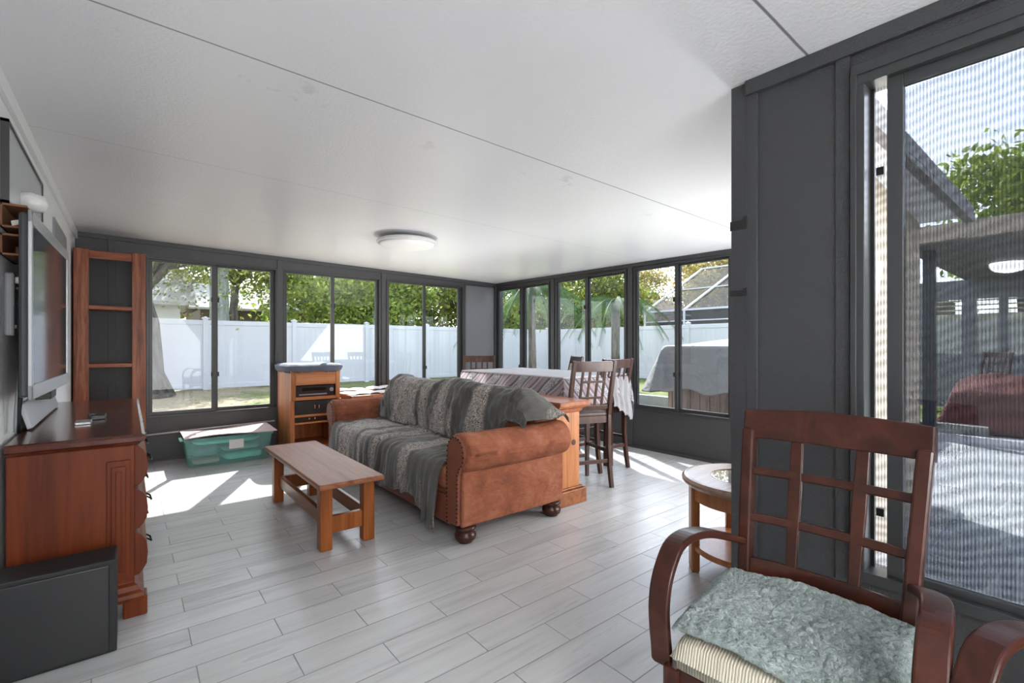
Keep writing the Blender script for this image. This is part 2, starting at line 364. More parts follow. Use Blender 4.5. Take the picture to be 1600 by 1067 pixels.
# ------------------------------------------------------------------ mesh helpers
def wl(o):
    v = Vector((0, 0, 0))
    while o: v += o.location; o = o.parent
    return v
class MB:
    def __init__(s): s.bm = bmesh.new()
    def box(s, x0, x1, y0, y1, z0, z1, M4=None):
        vs_ = [s.bm.verts.new((x, y, z)) for x in (x0, x1) for y in (y0, y1) for z in (z0, z1)]
        for f in ((0,1,3,2),(4,6,7,5),(0,4,5,1),(2,3,7,6),(0,2,6,4),(1,5,7,3)): s.bm.faces.new([vs_[i] for i in f])
        if M4 is not None:
            for v in vs_: v.co = M4 @ v.co
        return s
    def hexa(s, pts):
        vs_ = [s.bm.verts.new(p) for p in pts]   # order as box
        for f in ((0,1,3,2),(4,6,7,5),(0,4,5,1),(2,3,7,6),(0,2,6,4),(1,5,7,3)): s.bm.faces.new([vs_[i] for i in f])
        return s
    def beam(s, a, b, w, t, up=(0,0,1)):
        a = Vector(a); b = Vector(b); d = (b-a); L = d.length; d.normalize(); up = Vector(up)
        x = d.cross(up); 
        if x.length < 1e-4: x = d.cross(Vector((1,0,0)))
        x.normalize(); u = x.cross(d)
        M4 = Matrix((( x.x, d.x, u.x, a.x), (x.y, d.y, u.y, a.y), (x.z, d.z, u.z, a.z), (0,0,0,1)))
        return s.box(-w/2, w/2, 0, L, -t/2, t/2, M4)
    def tube(s, pts, r, n=8, close=True):
        pts = [Vector(p) for p in pts]; rs = r if hasattr(r, '__len__') else [r]*len(pts); rings = []
        ref = None
        for i, p in enumerate(pts):
            t = (pts[min(i+1, len(pts)-1)]-pts[max(i-1, 0)]).normalized()
            if ref is None: ref = t.orthogonal().normalized()
            ref = (ref - t*ref.dot(t)).normalized(); b = t.cross(ref)
            rings.append([s.bm.verts.new(p+rs[i]*(math.cos(2*PI*k/n)*ref+math.sin(2*PI*k/n)*b)) for k in range(n)])
        for a, b in zip(rings, rings[1:]):
            for k in range(n): s.bm.faces.new((a[k], a[(k+1)%n], b[(k+1)%n], b[k]))
        if close:
            s.bm.faces.new(rings[0][::-1]); s.bm.faces.new(rings[-1])
        return s
    def lathe(s, prof, c=(0,0,0), n=32, cap=True, sx=1, sy=1):
        rings = []
        for r, z in prof:
            rings.append([s.bm.verts.new((c[0]+r*sx*math.cos(2*PI*k/n), c[1]+r*sy*math.sin(2*PI*k/n), c[2]+z)) for k in range(n)])
        for a, b in zip(rings, rings[1:]):
            for k in range(n): s.bm.faces.new((a[k], a[(k+1)%n], b[(k+1)%n], b[k]))
        if cap:
            s.bm.faces.new(rings[0][::-1]); s.bm.faces.new(rings[-1])
        return s
    def prism(s, poly, axis, a0, a1):
        def mk(p, a):
            return {'X': (a, p[0], p[1]), 'Y': (p[0], a, p[1]), 'Z': (p[0], p[1], a)}[axis]
        A = [s.bm.verts.new(mk(p, a0)) for p in poly]; B = [s.bm.verts.new(mk(p, a1)) for p in poly]; n = len(poly)
        s.bm.faces.new(A); s.bm.faces.new(B[::-1])
        for k in range(n): s.bm.faces.new((A[k], B[k], B[(k+1)%n], A[(k+1)%n]))
        return s
    def ribbon(s, pts, wdir, w, t):
        """bent strip following pts; wdir = width direction; w width; t thickness"""
        pts = [Vector(p) for p in pts]; wd = Vector(wdir).normalized(); rings = []
        for i, p in enumerate(pts):
            tg = (pts[min(i+1, len(pts)-1)]-pts[max(i-1, 0)]).normalized(); nrm = wd.cross(tg).normalized()
            tt = t[i] if hasattr(t, '__len__') else t; ww = w[i] if hasattr(w, '__len__') else w
            rings.append([s.bm.verts.new(p+wd*a*ww/2+nrm*b*tt/2) for a, b in ((-1,-1),(1,-1),(1,1),(-1,1))])
        for a, b in zip(rings, rings[1:]):
            for k in range(4): s.bm.faces.new((a[k], a[(k+1)%4], b[(k+1)%4], b[k]))
        s.bm.faces.new(rings[0][::-1]); s.bm.faces.new(rings[-1])
        return s
    def grid(s, fn, nu, nv, uv=None):
        lay = s.bm.loops.layers.uv.verify() if uv else None
        g = [[s.bm.verts.new(fn(i/nu, j/nv)) for j in range(nv+1)] for i in range(nu+1)]
        for i in range(nu):
            for j in range(nv):
                f = s.bm.faces.new((g[i][j], g[i+1][j], g[i+1][j+1], g[i][j+1]))
                if uv:
                    for lp, (a, b) in zip(f.loops, ((i,j),(i+1,j),(i+1,j+1),(i,j+1))): lp[lay].uv = (a/nu*uv[0], b/nv*uv[1])
        return s
    def build(s, name, mat, parent=None, label=None, smooth=False, bevel=0, seg=2, sub=0, solid=0, kind=None, loc=None):
        bmesh.ops.recalc_face_normals(s.bm, faces=s.bm.faces)
        off = wl(parent) if parent else (Vector(loc) if loc else Vector((0,0,0)))
        if off.length: bmesh.ops.translate(s.bm, vec=-off, verts=s.bm.verts)
        me = D.meshes.new(name); s.bm.to_mesh(me); s.bm.free()
        me.materials.append(mat if not isinstance(mat, str) else M(mat))
        if smooth or bevel:
            for p in me.polygons: p.use_smooth = bool(smooth)
        o = D.objects.new(name, me); COL.objects.link(o)
        if parent: o.parent = parent
        elif loc: o.location = loc
        if solid:
            m = o.modifiers.new('thickness', 'SOLIDIFY'); m.thickness = solid; m.offset = 0
        if bevel:
            m = o.modifiers.new('bevel', 'BEVEL'); m.width = bevel; m.segments = seg; m.limit_method = 'ANGLE'; m.angle_limit = R(35)
        if sub:
            m = o.modifiers.new('subdivision', 'SUBSURF'); m.levels = sub; m.render_levels = sub
        if label: o['label'] = label
        if kind: o['kind'] = kind
        return o
def tag(o, label, cat, group=None, kind=None):
    o['label'] = label; o['category'] = cat
    if group: o['group'] = group
    if kind: o['kind'] = kind
    return o
def thing(name, label, cat, loc, group=None):
    o = D.objects.new(name, None); COL.objects.link(o); o.location = loc; o.empty_display_size = .1
    return tag(o, label, cat, group)
def structure(o): o['kind'] = 'structure'; return o
def copy_tree(o, parent=None):
    c = o.copy(); COL.objects.link(c)
    if parent: c.parent = parent
    for ch in list(o.children): copy_tree(ch, c)
    return c
def zc(x, y): return 2.216-.018*x+.0115*y
def leafmesh(name, mat, pts, size, parent=None, seed=0, loc=(0,0,0), aspect=.5):
    rng = np.random.default_rng(seed); pts = np.asarray(pts, float); n = len(pts)
    a = rng.normal(size=(n,3)); a /= np.linalg.norm(a, axis=1)[:,None]
    b = rng.normal(size=(n,3)); b -= a*(a*b).sum(1)[:,None]; b /= np.linalg.norm(b, axis=1)[:,None]
    s_ = size*(.6+.8*rng.random(n))[:,None]
    v = np.stack([pts-a*s_, pts+b*s_*aspect, pts+a*s_, pts-b*s_*aspect], 1).reshape(-1,3)
    off = np.array(wl(parent) if parent else Vector(loc)); v = v-off
    me = D.meshes.new(name); me.vertices.add(4*n); me.vertices.foreach_set('co', v.ravel())
    me.loops.add(4*n); me.loops.foreach_set('vertex_index', np.arange(4*n))
    me.polygons.add(n); me.polygons.foreach_set('loop_start', np.arange(n)*4); me.polygons.foreach_set('loop_total', np.full(n, 4))
    me.update(); me.validate(); me.materials.append(M(mat))
    o = D.objects.new(name, me); COL.objects.link(o)
    if parent: o.parent = parent
    return o

# ================================================================== THE ROOM
XL, XR, YB, XN, YS = -.39, 4.65, 6.15, 1.82, -2.6
T = .09
structure(MB().box(XL-.2, XR+.12, .64, YB+.12, -.12, 0).box(XL-.2, XN+.1, YS-.1, .64, -.12, 0).build('floor', 'floor'))
# ceiling: sloping slab over the L-shaped room, with eaves
def slab(mb, x0, x1, y0, y1):
    mb.hexa([(x, y, zc(x, y)+dz) for x in (x0, x1) for y in (y0, y1) for dz in (0, .06)])
m = MB(); slab(m, XL-.5, XR+.11, .62, YB+.11); slab(m, XL-.5, XN+.22, YS-.4, .62)
structure(m.build('ceiling', 'ceiling'))
def wb(mb, x0, x1, y0, y1, z0, z1=None):
    if z1 is not None: return mb.box(x0, x1, y0, y1, z0, z1)
    mb.hexa([(x, y, z) for x in (x0, x1) for y in (y0, y1) for z in (z0, zc(x, y)-.0005)])
ZS, ZT = .455, 2.115
WB = [(.15, 1.385), (1.445, 2.675), (2.76, 4.02)]
GB = [((.20,.72),(.783,1.315)), ((1.49,2.013),(2.069,2.617)), ((2.802,3.324),(3.386,3.936))]
m = MB(); wb(m, XL-.1, XR+T, YB, YB+T, 0, ZS); wb(m, XL-.1, XR+T, YB, YB+T, ZT)
for a, b in ((XL-.1, .15), (1.385, 1.445), (2.675, 2.76), (4.02, XR+T)): wb(m, a, b, YB, YB+T, ZS, ZT)
structure(m.build('wall_back', 'panel'))
WR = [(4.89, 6.085), (3.555, 4.765), (2.28, 3.45), (1.0, 2.2)]
GR = [((5.556,6.053),(4.953,5.451)), ((4.226,4.717),(3.622,4.171)), ((2.917,3.40),(2.335,2.863)), ((1.63,2.15),(1.06,1.57))]
m = MB(); wb(m, XR, XR+T, .90, YB, 0, ZS); wb(m, XR, XR+T, .90, YB, ZT)
for a, b in ((6.085, YB), (4.765, 4.89), (3.45, 3.555), (2.2, 2.28), (.90, 1.0)): wb(m, XR, XR+T, a, b, ZS, ZT)
structure(m.build('wall_right', 'panel'))
# window builder. frame in plane: axis 'x' (wall back, runs along X) or 'y' (wall right)
WN = [0]
def window(axis, plane, outward, span, panes, z0=ZS, z1=ZT, gz=(.513, 2.072), screen=False, opening=0, mat='frame', name_extra=None):
    WN[0] += 1
    a, b = span; c = (a+b)/2
    loc = (c, plane, z0) if axis == 'x' else (plane, c, z0)
    root = D.objects.new('window_%d' % WN[0], None); COL.objects.link(root); root.location = loc; structure(root)
    def bx(mb, u0, u1, d0, d1, w0, w1):
        if axis == 'x': mb.box(u0, u1, plane+outward*min(d0,d1) if outward > 0 else plane-max(d0,d1), plane+outward*max(d0,d1) if outward > 0 else plane-min(d0,d1), w0, w1)
        else: mb.box(plane+(min(d0,d1) if outward > 0 else -max(d0,d1)), plane+(max(d0,d1) if outward > 0 else -min(d0,d1)), u0, u1, w0, w1)
        return mb
    us = sorted([p[0] for p in panes]+[p[1] for p in panes])
    m = MB(); f = .022
    bx(m, a, b, -.014, .07, z0, z0+f); bx(m, a, b, -.014, .07, z1-f, z1)
    bx(m, a, a+f, -.014, .07, z0+f, z1-f); bx(m, b-f, b, -.014, .07, z0+f, z1-f)
    m.build('frame', mat, root, bevel=.002)
    for i, (g0, g1) in enumerate(panes):
        # a sash: stiles & rails fill up to the frame / meeting rail
        lo, hi = min(g0, g1), max(g0, g1)
        s0 = a+f if lo == us[0] else (lo+us[1])/2-.006
        s1 = b-f if hi == us[-1] else (hi+us[2])/2+.006
        d0, d1 = ((.0, .028) if i == 0 else (.03, .058))
        m = MB()
        bx(m, s0, s1, d0, d1, z0+f, gz[0]); bx(m, s0, s1, d0, d1, gz[1], z1-f)
        bx(m, s0, lo, d0, d1, gz[0], gz[1]); bx(m, hi, s1, d0, d1, gz[0], gz[1])
        sh = m.build('sash', mat, root, bevel=.002)
        m = MB(); dm = (d0+d1)/2; bx(m, lo, hi, dm-.002, dm+.002, gz[0], gz[1]); m.build('glass_pane', 'glass', sh)
        m = MB()
        u = hi if i == 0 else lo
        if axis == 'y': u = lo if i == 0 else hi
        for zz in (.86, 1.68): bx(m, u-.006, u+.012, d0-.012, d0, zz, zz+.05)
        m.build('latch', 'frame_dark', sh)
    return root
for s_, g_ in zip(WB, GB): window('x', YB, 1, s_, g_)
for s_, g_ in zip(WR, GR): window('y', XR, 1, s_, g_)
# raised trims over the panel joints
TN = [0]
def trim(mb, mat='panel'):
    TN[0] += 1
    return structure(mb.build('trim_%d' % TN[0], mat, bevel=.002))
for x in (-.12, 1.415, 2.717): trim(MB().box(x-.03, x+.03, YB-.012, YB, .0, zc(x, YB)-.03))
trim(MB().box(4.03, 4.06, YB-.01, YB, .0, 2.15)); trim(MB().box(4.60, XR, YB-.03, YB, 0, 2.16))
for y in (4.827, 3.502, 2.24): trim(MB().box(XR-.012, XR, y-.035, y+.035, .0, zc(XR, y)-.03))
m = MB(); m.hexa([(x, y, zc(x, y)+dz) for x in (XL, XR) for y in (YB-.018, YB) for dz in (-.045, -.001)]); trim(m)
m = MB(); m.hexa([(x, y, zc(x, y)+dz) for x in (XR-.018, XR) for y in (.9, YB-.018) for dz in (-.045, -.001)]); trim(m)
trim(MB().box(XR-.018, XR, .9, YB, 0, .03)); trim(MB().box(XL, XR-.018, YB-.012, YB, 0, .02))
MB_p = MB().box(4.06, 4.60, YB-.004, YB, .05, 2.13); trim(MB_p, 'panel_light')
# left wall (white rendered house wall) with a frieze board
m = MB(); wb(m, XL-.12, XL, YS-.1, YB, 0); structure(m.build('wall_left', 'white_wall'))
m = MB(); m.hexa([(x, y, zc(x, y)+dz) for x in (XL, XL+.02) for y in (YS, YB) for dz in (-.07, -.001)]); trim(m, 'white_paint')
# near wall, the window beside the armchairs, and the return behind the end table
WNY = (-.62, .485)
m = MB()
wb(m, XN, XN+T, YS, .835, 0, ZS); wb(m, XN, XN+T, YS, .835, 2.06)
wb(m, XN, XN+T, .485, .835, ZS, 2.06); wb(m, XN, XN+T, -.95, -.62, ZS, 2.06); wb(m, XN, XN+T, YS, -2.2, ZS, 2.06)
structure(m.build('wall_near', 'panel'))
m = MB(); wb(m, XN-.004, XN+T+.01, .835, .895, 0); trim(m)
m = MB(); wb(m, XN-.008, XN, .795, .835, 0); trim(m)
m = MB(); wb(m, XN-.010, XN, .505, .545, 0); trim(m)
m = MB(); m.hexa([(x, y, zc(x, y)+dz) for x in (XN-.02, XN) for y in (YS, .835) for dz in (-.055, -.001)]); trim(m)
m = MB().box(XN-.010, XN, YS, .505, .29, .30); trim(m)
m = MB(); m.hexa([(x, y+.044*(x-1.9), z) for x in (XN+T, XR+T) for y in (.74, .79) for z in (0, zc(x, y)-.0005)]); structure(m.build('wall_return', 'stucco'))
# near window: frame, sliding sash, mesh screen
WN[0] += 1
root = D.objects.new('window_%d' % WN[0], None); COL.objects.link(root); root.location = (XN, -.07, ZS); structure(root)
m = MB(); a, b = WNY; z0, z1 = ZS, 2.06
m.box(XN-.022, XN+.08, a, b, z0, z0+.035).box(XN-.022, XN+.08, a, b, z1-.035, z1).box(XN-.022, XN+.08, b-.022, b, z0+.035, z1-.035).box(XN-.022, XN+.08, a, a+.022, z0+.035, z1-.035)
m.box(XN-.03, XN-.02, a-.01, b+.012, z1-.005, z1+.03).box(XN-.03, XN-.02, b-.003, b+.014, z0, z1)
m.build('frame', 'frame', root, bevel=.002)
m = MB(); m.box(XN+.002, XN+.03, .371, .411, z0+.035, z1-.035)
m.box(XN+.002, XN+.03, a+.022, .371, z0+.035, .511).box(XN+.002, XN+.03, a+.022, .371, 1.99, z1-.035).box(XN+.002, XN+.03, a+.022, a+.06, .511, 1.99)
sh = m.build('sash', 'frame', root, bevel=.002)
MB().box(XN+.014, XN+.018, a+.06, .371, .511, 1.99).build('glass_pane', 'glass', sh)
MB().box(XN+.034, XN+.038, a+.06, .40, .511, 1.99).build('outer_pane', 'glass_outer', root)
MB().box(XN+.045, XN+.06, .453, .463, z0+.035, z1-.035).build('track', 'frame_dark', root)
MB().box(XN+.055, XN+.0555, a+.022, .455, z0+.035, z1-.035).build('insect_screen', 'screen', root)
m = MB(); m.box(XN+.03, XN+.045, .425, .445, 1.74, 1.765).box(XN+.03, XN+.045, .425, .445, .66, .685).build('latch', 'frame_dark', root)
window('y', XN, 1, (-2.2, -.95), ((-1.55, -1.0), (-2.15, -1.61)), gz=(.513, 2.0), z1=2.06)
# rear wall behind the camera 
m = MB(); wb(m, XL, XN+T, YS-.1, YS, 0)
structure(m.build('wall_rear', 'panel_light'))
# tape scraps on the corner trim
for z, t in ((1.66, .035), (1.40, .022)):
    m = MB(); m.box(XN-.0075, XN-.004, .845, .897, z-t/2, z+t/2); m.box(XN-.012, XN-.009, .832, .846, z-t/2, z+t*.8)
    o = m.build('clip', 'frame_dark', loc=(XN, .86, z))
    tag(o, 'upper dark clip wrapped over the corner trim by the armchair' if z > 1.5 else 'lower dark clip on the corner trim, level with the far window tops', 'clip')

# ------------------------------------------------------------------ ceiling lamp
c = (2.06, 4.12); zt = zc(*c)
t = thing('ceiling_lamp', 'round white flush ceiling lamp mounted between the ceiling seams', 'lamp', (c[0], c[1], zt))
MB().lathe([(.17, zt-.002), (.17, zt-.035)], (c[0], c[1], 0), 40).build('mounting_ring', 'grey_plastic', t, smooth=False)
MB().lathe([(.17, zt-.03), (.27, zt-.035), (.283, zt-.048), (.283, zt-.06), (.272, zt-.066)], (c[0], c[1], 0), 64).build('rim', 'white_plastic', t, smooth=True)
MB().lathe([(.272, zt-.064), (.24, zt-.082), (.17, zt-.098), (.08, zt-.106), (.002, zt-.108)], (c[0], c[1], 0), 64).build('diffuser', 'white_plastic', t, smooth=True)
lit = NT('lit_diffuser'); lit.color('#e8e8e6'); lit.rough(.4)
lit.b.inputs['Emission Color'].default_value = (1, .98, .95, 1); lit.b.inputs['Emission Strength'].default_value = .0
for ch in t.children:
    if ch.name.startswith('diffuser'): ch.data.materials[0] = lit.m; ch.data = ch.data.copy()
# added fill: an unseen bowl uplighter behind the camera to brighten the room
glow = NT('fill_bowl_glow'); glow.color('#dddddd'); glow.b.inputs['Emission Color'].default_value = (1, .985, .96, 1); glow.b.inputs['Emission Strength'].default_value = FILL_GLOW
for (lx_, ly_, lb) in ((.05, -1.5, 'tall uplighter added as unseen fill behind the camera by the left wall'),):
    t = thing('fill_lamp', lb, 'lamp', (lx_, ly_, 0))
    MB().lathe([(.14, 0), (.14, .02), (.02, .03)], (lx_, ly_, 0), 24).build('base', 'dark_metal', t); MB().tube([(lx_, ly_, .02), (lx_, ly_, 1.55)], .012, 10).build('pole', 'dark_metal', t)
    MB().lathe([(.03, 1.54), (.14, 1.58), (.20, 1.66), (.19, 1.665), (.001, 1.665)], (lx_, ly_, 0), 32).build('lamp_shade', glow.m, t, smooth=True)
# ------------------------------------------------------------------ left wall: framed panel, vent, globe
t = thing('wall_panel', 'frosted glass panel in a thin dark frame high on the left wall', 'panel', (XL, 3.3, 1.97))
m = MB(); y0, y1, z0, z1 = 2.72, 3.71, 1.765, 2.10
m.box(XL, XL+.025, y0, y0+.012, z0, z1).box(XL, XL+.025, y1-.012, y1, z0, z1).box(XL, XL+.025, y0, y1, z0, z0+.012).box(XL, XL+.025, y0, y1, z1-.012, z1)
m.build('frame', 'frame', t)
MB().box(XL, XL+.02, y0+.012, y1-.012, z0+.012, z1-.012).build('glass', 'frosted', t)
o = MB().box(XL, XL+.012, 4.4, 5.2, 1.93, 2.06).build('wall_vent', 'grey_plastic', loc=(XL, 4.8, 2.0)); tag(o, 'grey rectangular vent plate low under the white frieze', 'vent')
o = MB().lathe([(.001, -.04), (.05, -.03), (.062, 0), (.05, .035), (.001, .05)], (-.345, 3.07, 1.85), 24).build('globe_shade', 'white_plastic', smooth=True, loc=(-.345, 3.07, 1.85))
tag(o, 'small white domed globe sitting above the back of the television', 'globe')
# ------------------------------------------------------------------ dresser
def dresser():
    x0, x1, y0, y1, h = -.37, .06, 2.67, 4.48, .812
    t = thing('dresser', 'glossy cherry wood dresser with scratched top against the left wall', 'dresser', (-.155, 3.57, 0))
    m = MB().box(x0, x1-.035, y0+.015, y1-.015, .13, h-.05)
    m.box(x0+.02, x1-.05, y0+.03, y1-.03, h-.052, h-.03)
    m.build('body', 'cherry', t, bevel=.004)
    pr = [(h-.05, 0), (h-.044, .012), (h-.036, .018), (h-.03, .03), (h-.012, .034), (h-.004, .03), (h, .02)]
    m = MB(); rings = []
    for z, o_ in pr:
        rings.append([m.bm.verts.new(p) for p in ((x0, y0-o_+.01, z), (x1-.03+o_, y0-o_+.01, z), (x1-.03+o_, y1+o_-.01, z), (x0, y1+o_-.01, z))])
    for a, b in zip(rings, rings[1:]):
        for k in range(4): m.bm.faces.new((a[k], a[(k+1)%4], b[(k+1)%4], b[k]))
    m.bm.faces.new(rings[0][::-1]); m.bm.faces.new(rings[-1])
    m.build('top', 'cherry_top', t)
    # moulded plinth and bracket feet
    m = MB(); rings = []
    for z, o_ in ((.085, .03), (.10, .034), (.115, .03), (.125, .018), (.145, .012), (.155, -.002), (.165, -.004)):
        rings.append([m.bm.verts.new(p) for p in ((x0, y0+.012-o_, z), (x1-.035+o_, y0+.012-o_, z), (x1-.035+o_, y1-.012+o_, z), (x0, y1-.012+o_, z))])
    for a, b in zip(rings, rings[1:]):
        for k in range(4): m.bm.faces.new((a[k], a[(k+1)%4], b[(k+1)%4], b[k]))
    m.bm.faces.new(rings[0][::-1]); m.bm.faces.new(rings[-1]); m.build('plinth', 'cherry', t)
    for fx in (x0+.04, x1-.075):
        for fy in (y0+.01, y1-.10):
            MB().box(fx, fx+.085, fy, fy+.09, 0, .086).build('foot', 'cherry', t, bevel=.006)
    # raised corner panels on the canted stile (near end)
    m = MB().box(x1-.13, x1-.05, y0+.004, y0+.016, .19, .70); m.box(x1-.115, x1-.065, y0-.004, y0+.006, .215, .675); m.box(x1-.10, x1-.08, y0-.008, y0, .235, .655)
    m.build('stile_panel', 'cherry', t, bevel=.003)
    # bowed drawers, each with two pulls
    zs = [(.175, .365), (.38, .56), (.575, .755)]
    ys = [(y0+.03, (y0+y1)/2-.01), ((y0+y1)/2+.01, y1-.03)]
    for a0, a1 in ys:
        for b0, b1 in zs:
            pr = [(x1-.037, b0), (x1-.02, b0+.004), (x1-.006, b0+.02), (x1+.008, b0+.045), (x1+.012, (b0+b1)/2), (x1+.008, b1-.045), (x1-.006, b1-.02), (x1-.02, b1-.004), (x1-.037, b1)]
            d = MB().prism(pr, 'Y', a0, a1).build('drawer', 'cherry', t, bevel=.003)
            for fy in (.22, .78):
                yy = a0+(a1-a0)*fy; zz = (b0+b1)/2
                m = MB().tube([(x1+.01, yy-.03, zz+.012), (x1+.026, yy-.028, zz), (x1+.03, yy, zz-.014), (x1+.026, yy+.028, zz), (x1+.01, yy+.03, zz+.012)], .004, 6)
                m.build('pull', 'dark_metal', d, smooth=True)
    return t
dresser()
# black slab-like speaker box on the floor
t = thing('subwoofer', 'black slim speaker box standing on the floor against the dresser end', 'speaker', (-.2, 2.49, 0))
MB().box(-.385, -.032, 2.43, 2.60, .0, .362).build('cabinet', 'black_vinyl', t, bevel=.006)
MB().box(-.38, -.055, 2.422, 2.43, .012, .345).build('grille', 'black_plastic', t, bevel=.003)
# ------------------------------------------------------------------ television
def tv():
    t = thing('television', 'bulky silver flat television angled out from the wall on the dresser', 'television', (-.3, 3.15, .812))
    A = Vector((-.292, 2.64, 0)); B = Vector((-.262, 3.71, 0)); d = (B-A).normalized(); n = Vector((d.y, -d.x, 0))
    L = (B-A).length
    MM = Matrix(((d.x, n.x, 0, A.x), (d.y, n.y, 0, A.y), (0, 0, 1, 0), (0, 0, 0, 1)))
    z0, z1 = .985, 1.735; k = .035
    m = MB(); m.box(0, L, -.012, 0, z0, z0+.06, MM).box(0, L, -.012, 0, z1-.05, z1, MM).box(0, .03, -.012, 0, z0, z1, MM).box(L-.03, L, -.012, 0, z0, z1, MM)
    m.build('bezel', 'silver', t, bevel=.003)
    MB().box(.02, L-.02, -.010, -.004, z0+.05, z1-.05, MM).build('screen', 'screen_glass', t)
    m = MB(); m.box(.01, L-.01, -.040, -.012, z0+.01, z1-.01, MM); m.box(.15, L-.15, -.06, -.040, z0+.1, z1-.15, MM); m.build('back_shell', 'dark_grey', t, bevel=.012)
    m = MB(); MS = MM
    m.prism([(-.356, .815), (-.338, .822), (-.371, .935), (-.386, .93)], 'Y', 3.08, 4.15)
    m.build('speaker_bar', 'silver', t, bevel=.003)
    MB().box(-.375, -.31, 3.45, 3.68, .92, 1.08).build('stand', 'black_plastic', t, bevel=.004)
tv()
o = MB().box(-.15, -.09, 3.30, 3.42, .812, .835).box(-.16, -.13, 3.33, 3.39, .812, .845).build('remote_control', 'black_plastic', bevel=.003, loc=(-.13, 3.36, .812)); tag(o, 'small black remote lying on the dresser in front of the television stand', 'remote control')
o = MB().box(-.20, -.14, 3.13, 3.25, .812, .824).build('media_adapter', 'silver', bevel=.003, loc=(-.17, 3.19, .812)); tag(o, 'flat silver gadget lying by the black remote on the dresser', 'gadget')
# wall shelf boxes behind the tv
t = thing('wall_cubby', 'small brown two-tier letter box fixed to the left wall behind the television', 'shelf box', (XL, 2.86, 1.6))
for k, (z0, z1) in enumerate(((1.67, 1.765), (1.56, 1.645))):
    m = MB(); y0, y1, x1 = 2.72, 3.02, XL+.075
    m.box(XL, x1, y0, y1, z0, z0+.008).box(XL, x1, y0, y1, z1-.008, z1).box(XL, x1, y1-.008, y1, z0, z1).box(x1-.008, x1, y0+.14, y1, z0, z1-.02).box(XL, XL+.006, y0, y1, z0, z1)
    m.build('tier', 'cardbox', t)
MB().beam((XL+.03, 2.74, 1.69), (XL+.07, 2.72, 1.70), .006, .02).build('card', 'paper', t)
# power strip and cables
t = thing('power_strip', 'grey vertical power strip on the wall left of the television', 'power strip', (XL, 2.82, 1.25))
MB().box(XL, XL+.03, 2.79, 2.86, 1.24, 1.50).build('housing', 'grey_plastic', t, bevel=.008)
MB().box(XL+.03, XL+.036, 2.80, 2.85, 1.27, 1.285).build('switch', 'black_plastic', t)
for z in (1.47, 1.43, 1.38):
    MB().box(XL+.03, XL+.06, 2.805, 2.845, z-.014, z+.014).build('plug', 'white_plastic' if z > 1.45 else 'black_plastic', t, bevel=.004)
for i, (yy, zz, lab, mt) in enumerate(((2.80, 1.43, 'black cable looping left from the middle plug down to the dresser', 'black_plastic'), (2.84, 1.38, 'black cable looping right from the lowest plug down to the dresser', 'black_plastic'), (2.83, 1.24, 'grey flex hanging straight from the bottom of the power strip', 'grey_plastic'))):
    sgn = (-1, 1, .3)[i]
    pts = [(XL+.04, yy, zz)] + [(XL+.04+.012*math.sin(q*3+i), yy+sgn*.05*math.sin(q*3.1), zz-(zz-.84)*q) for q in [k/14 for k in range(1, 15)]]
    o = MB().tube(pts, .0065, 6).build('power_cable', mt, smooth=True, loc=(XL+.04, yy, .84)); tag(o, lab, 'cable')
# ------------------------------------------------------------------ tall shelf unit
def bookcase():
    x0, x1, y0, y1, h = -.375, .137, 5.72, 6.02, 2.075
    t = thing('shelf_unit', 'tall narrow red-oak open shelf unit in the back left corner', 'shelf unit', ((x0+x1)/2, 5.87, 0))
    for a, b in ((x0, x0+.105), (x1-.105, x1)):
        MB().box(a, b, y0, y0+.022, 0, h).build('front_stile', 'oak_shelf', t, bevel=.006)
    for a in (x0, x1-.018): MB().box(a, a+.018, y0+.022, y1, 0, h-.01).build('side_panel', 'oak_shelf', t)
    MB().box(x0+.105, x1-.105, y0+.002, y0+.022, h-.085, h-.012).build('top_rail', 'oak_shelf_x', t, bevel=.003)
    MB().box(x0+.018, x1-.018, y0+.022, y1, h-.04, h-.02).build('top_panel', 'oak_shelf_x', t)
    MB().box(x0+.105, x1-.105, y0+.002, y0+.022, .0, .12).build('base_rail', 'oak_shelf_x', t)
    for z in (1.53, 1.0, .5): MB().box(x0+.018, x1-.018, y0+.002, y1, z, z+.035).build('shelf', 'oak_shelf_x', t, bevel=.003)
bookcase()
# pipe along the kick panel
o = MB().tube([(.15, YB-.03, .285), (.75, YB-.03, .30), (1.35, YB-.03, .315)], .009, 8).build('wall_conduit', 'white_plastic', smooth=True, loc=(.15, YB-.03, .285)); tag(o, 'thin white conduit running low along the back wall behind the storage tub', 'pipe')
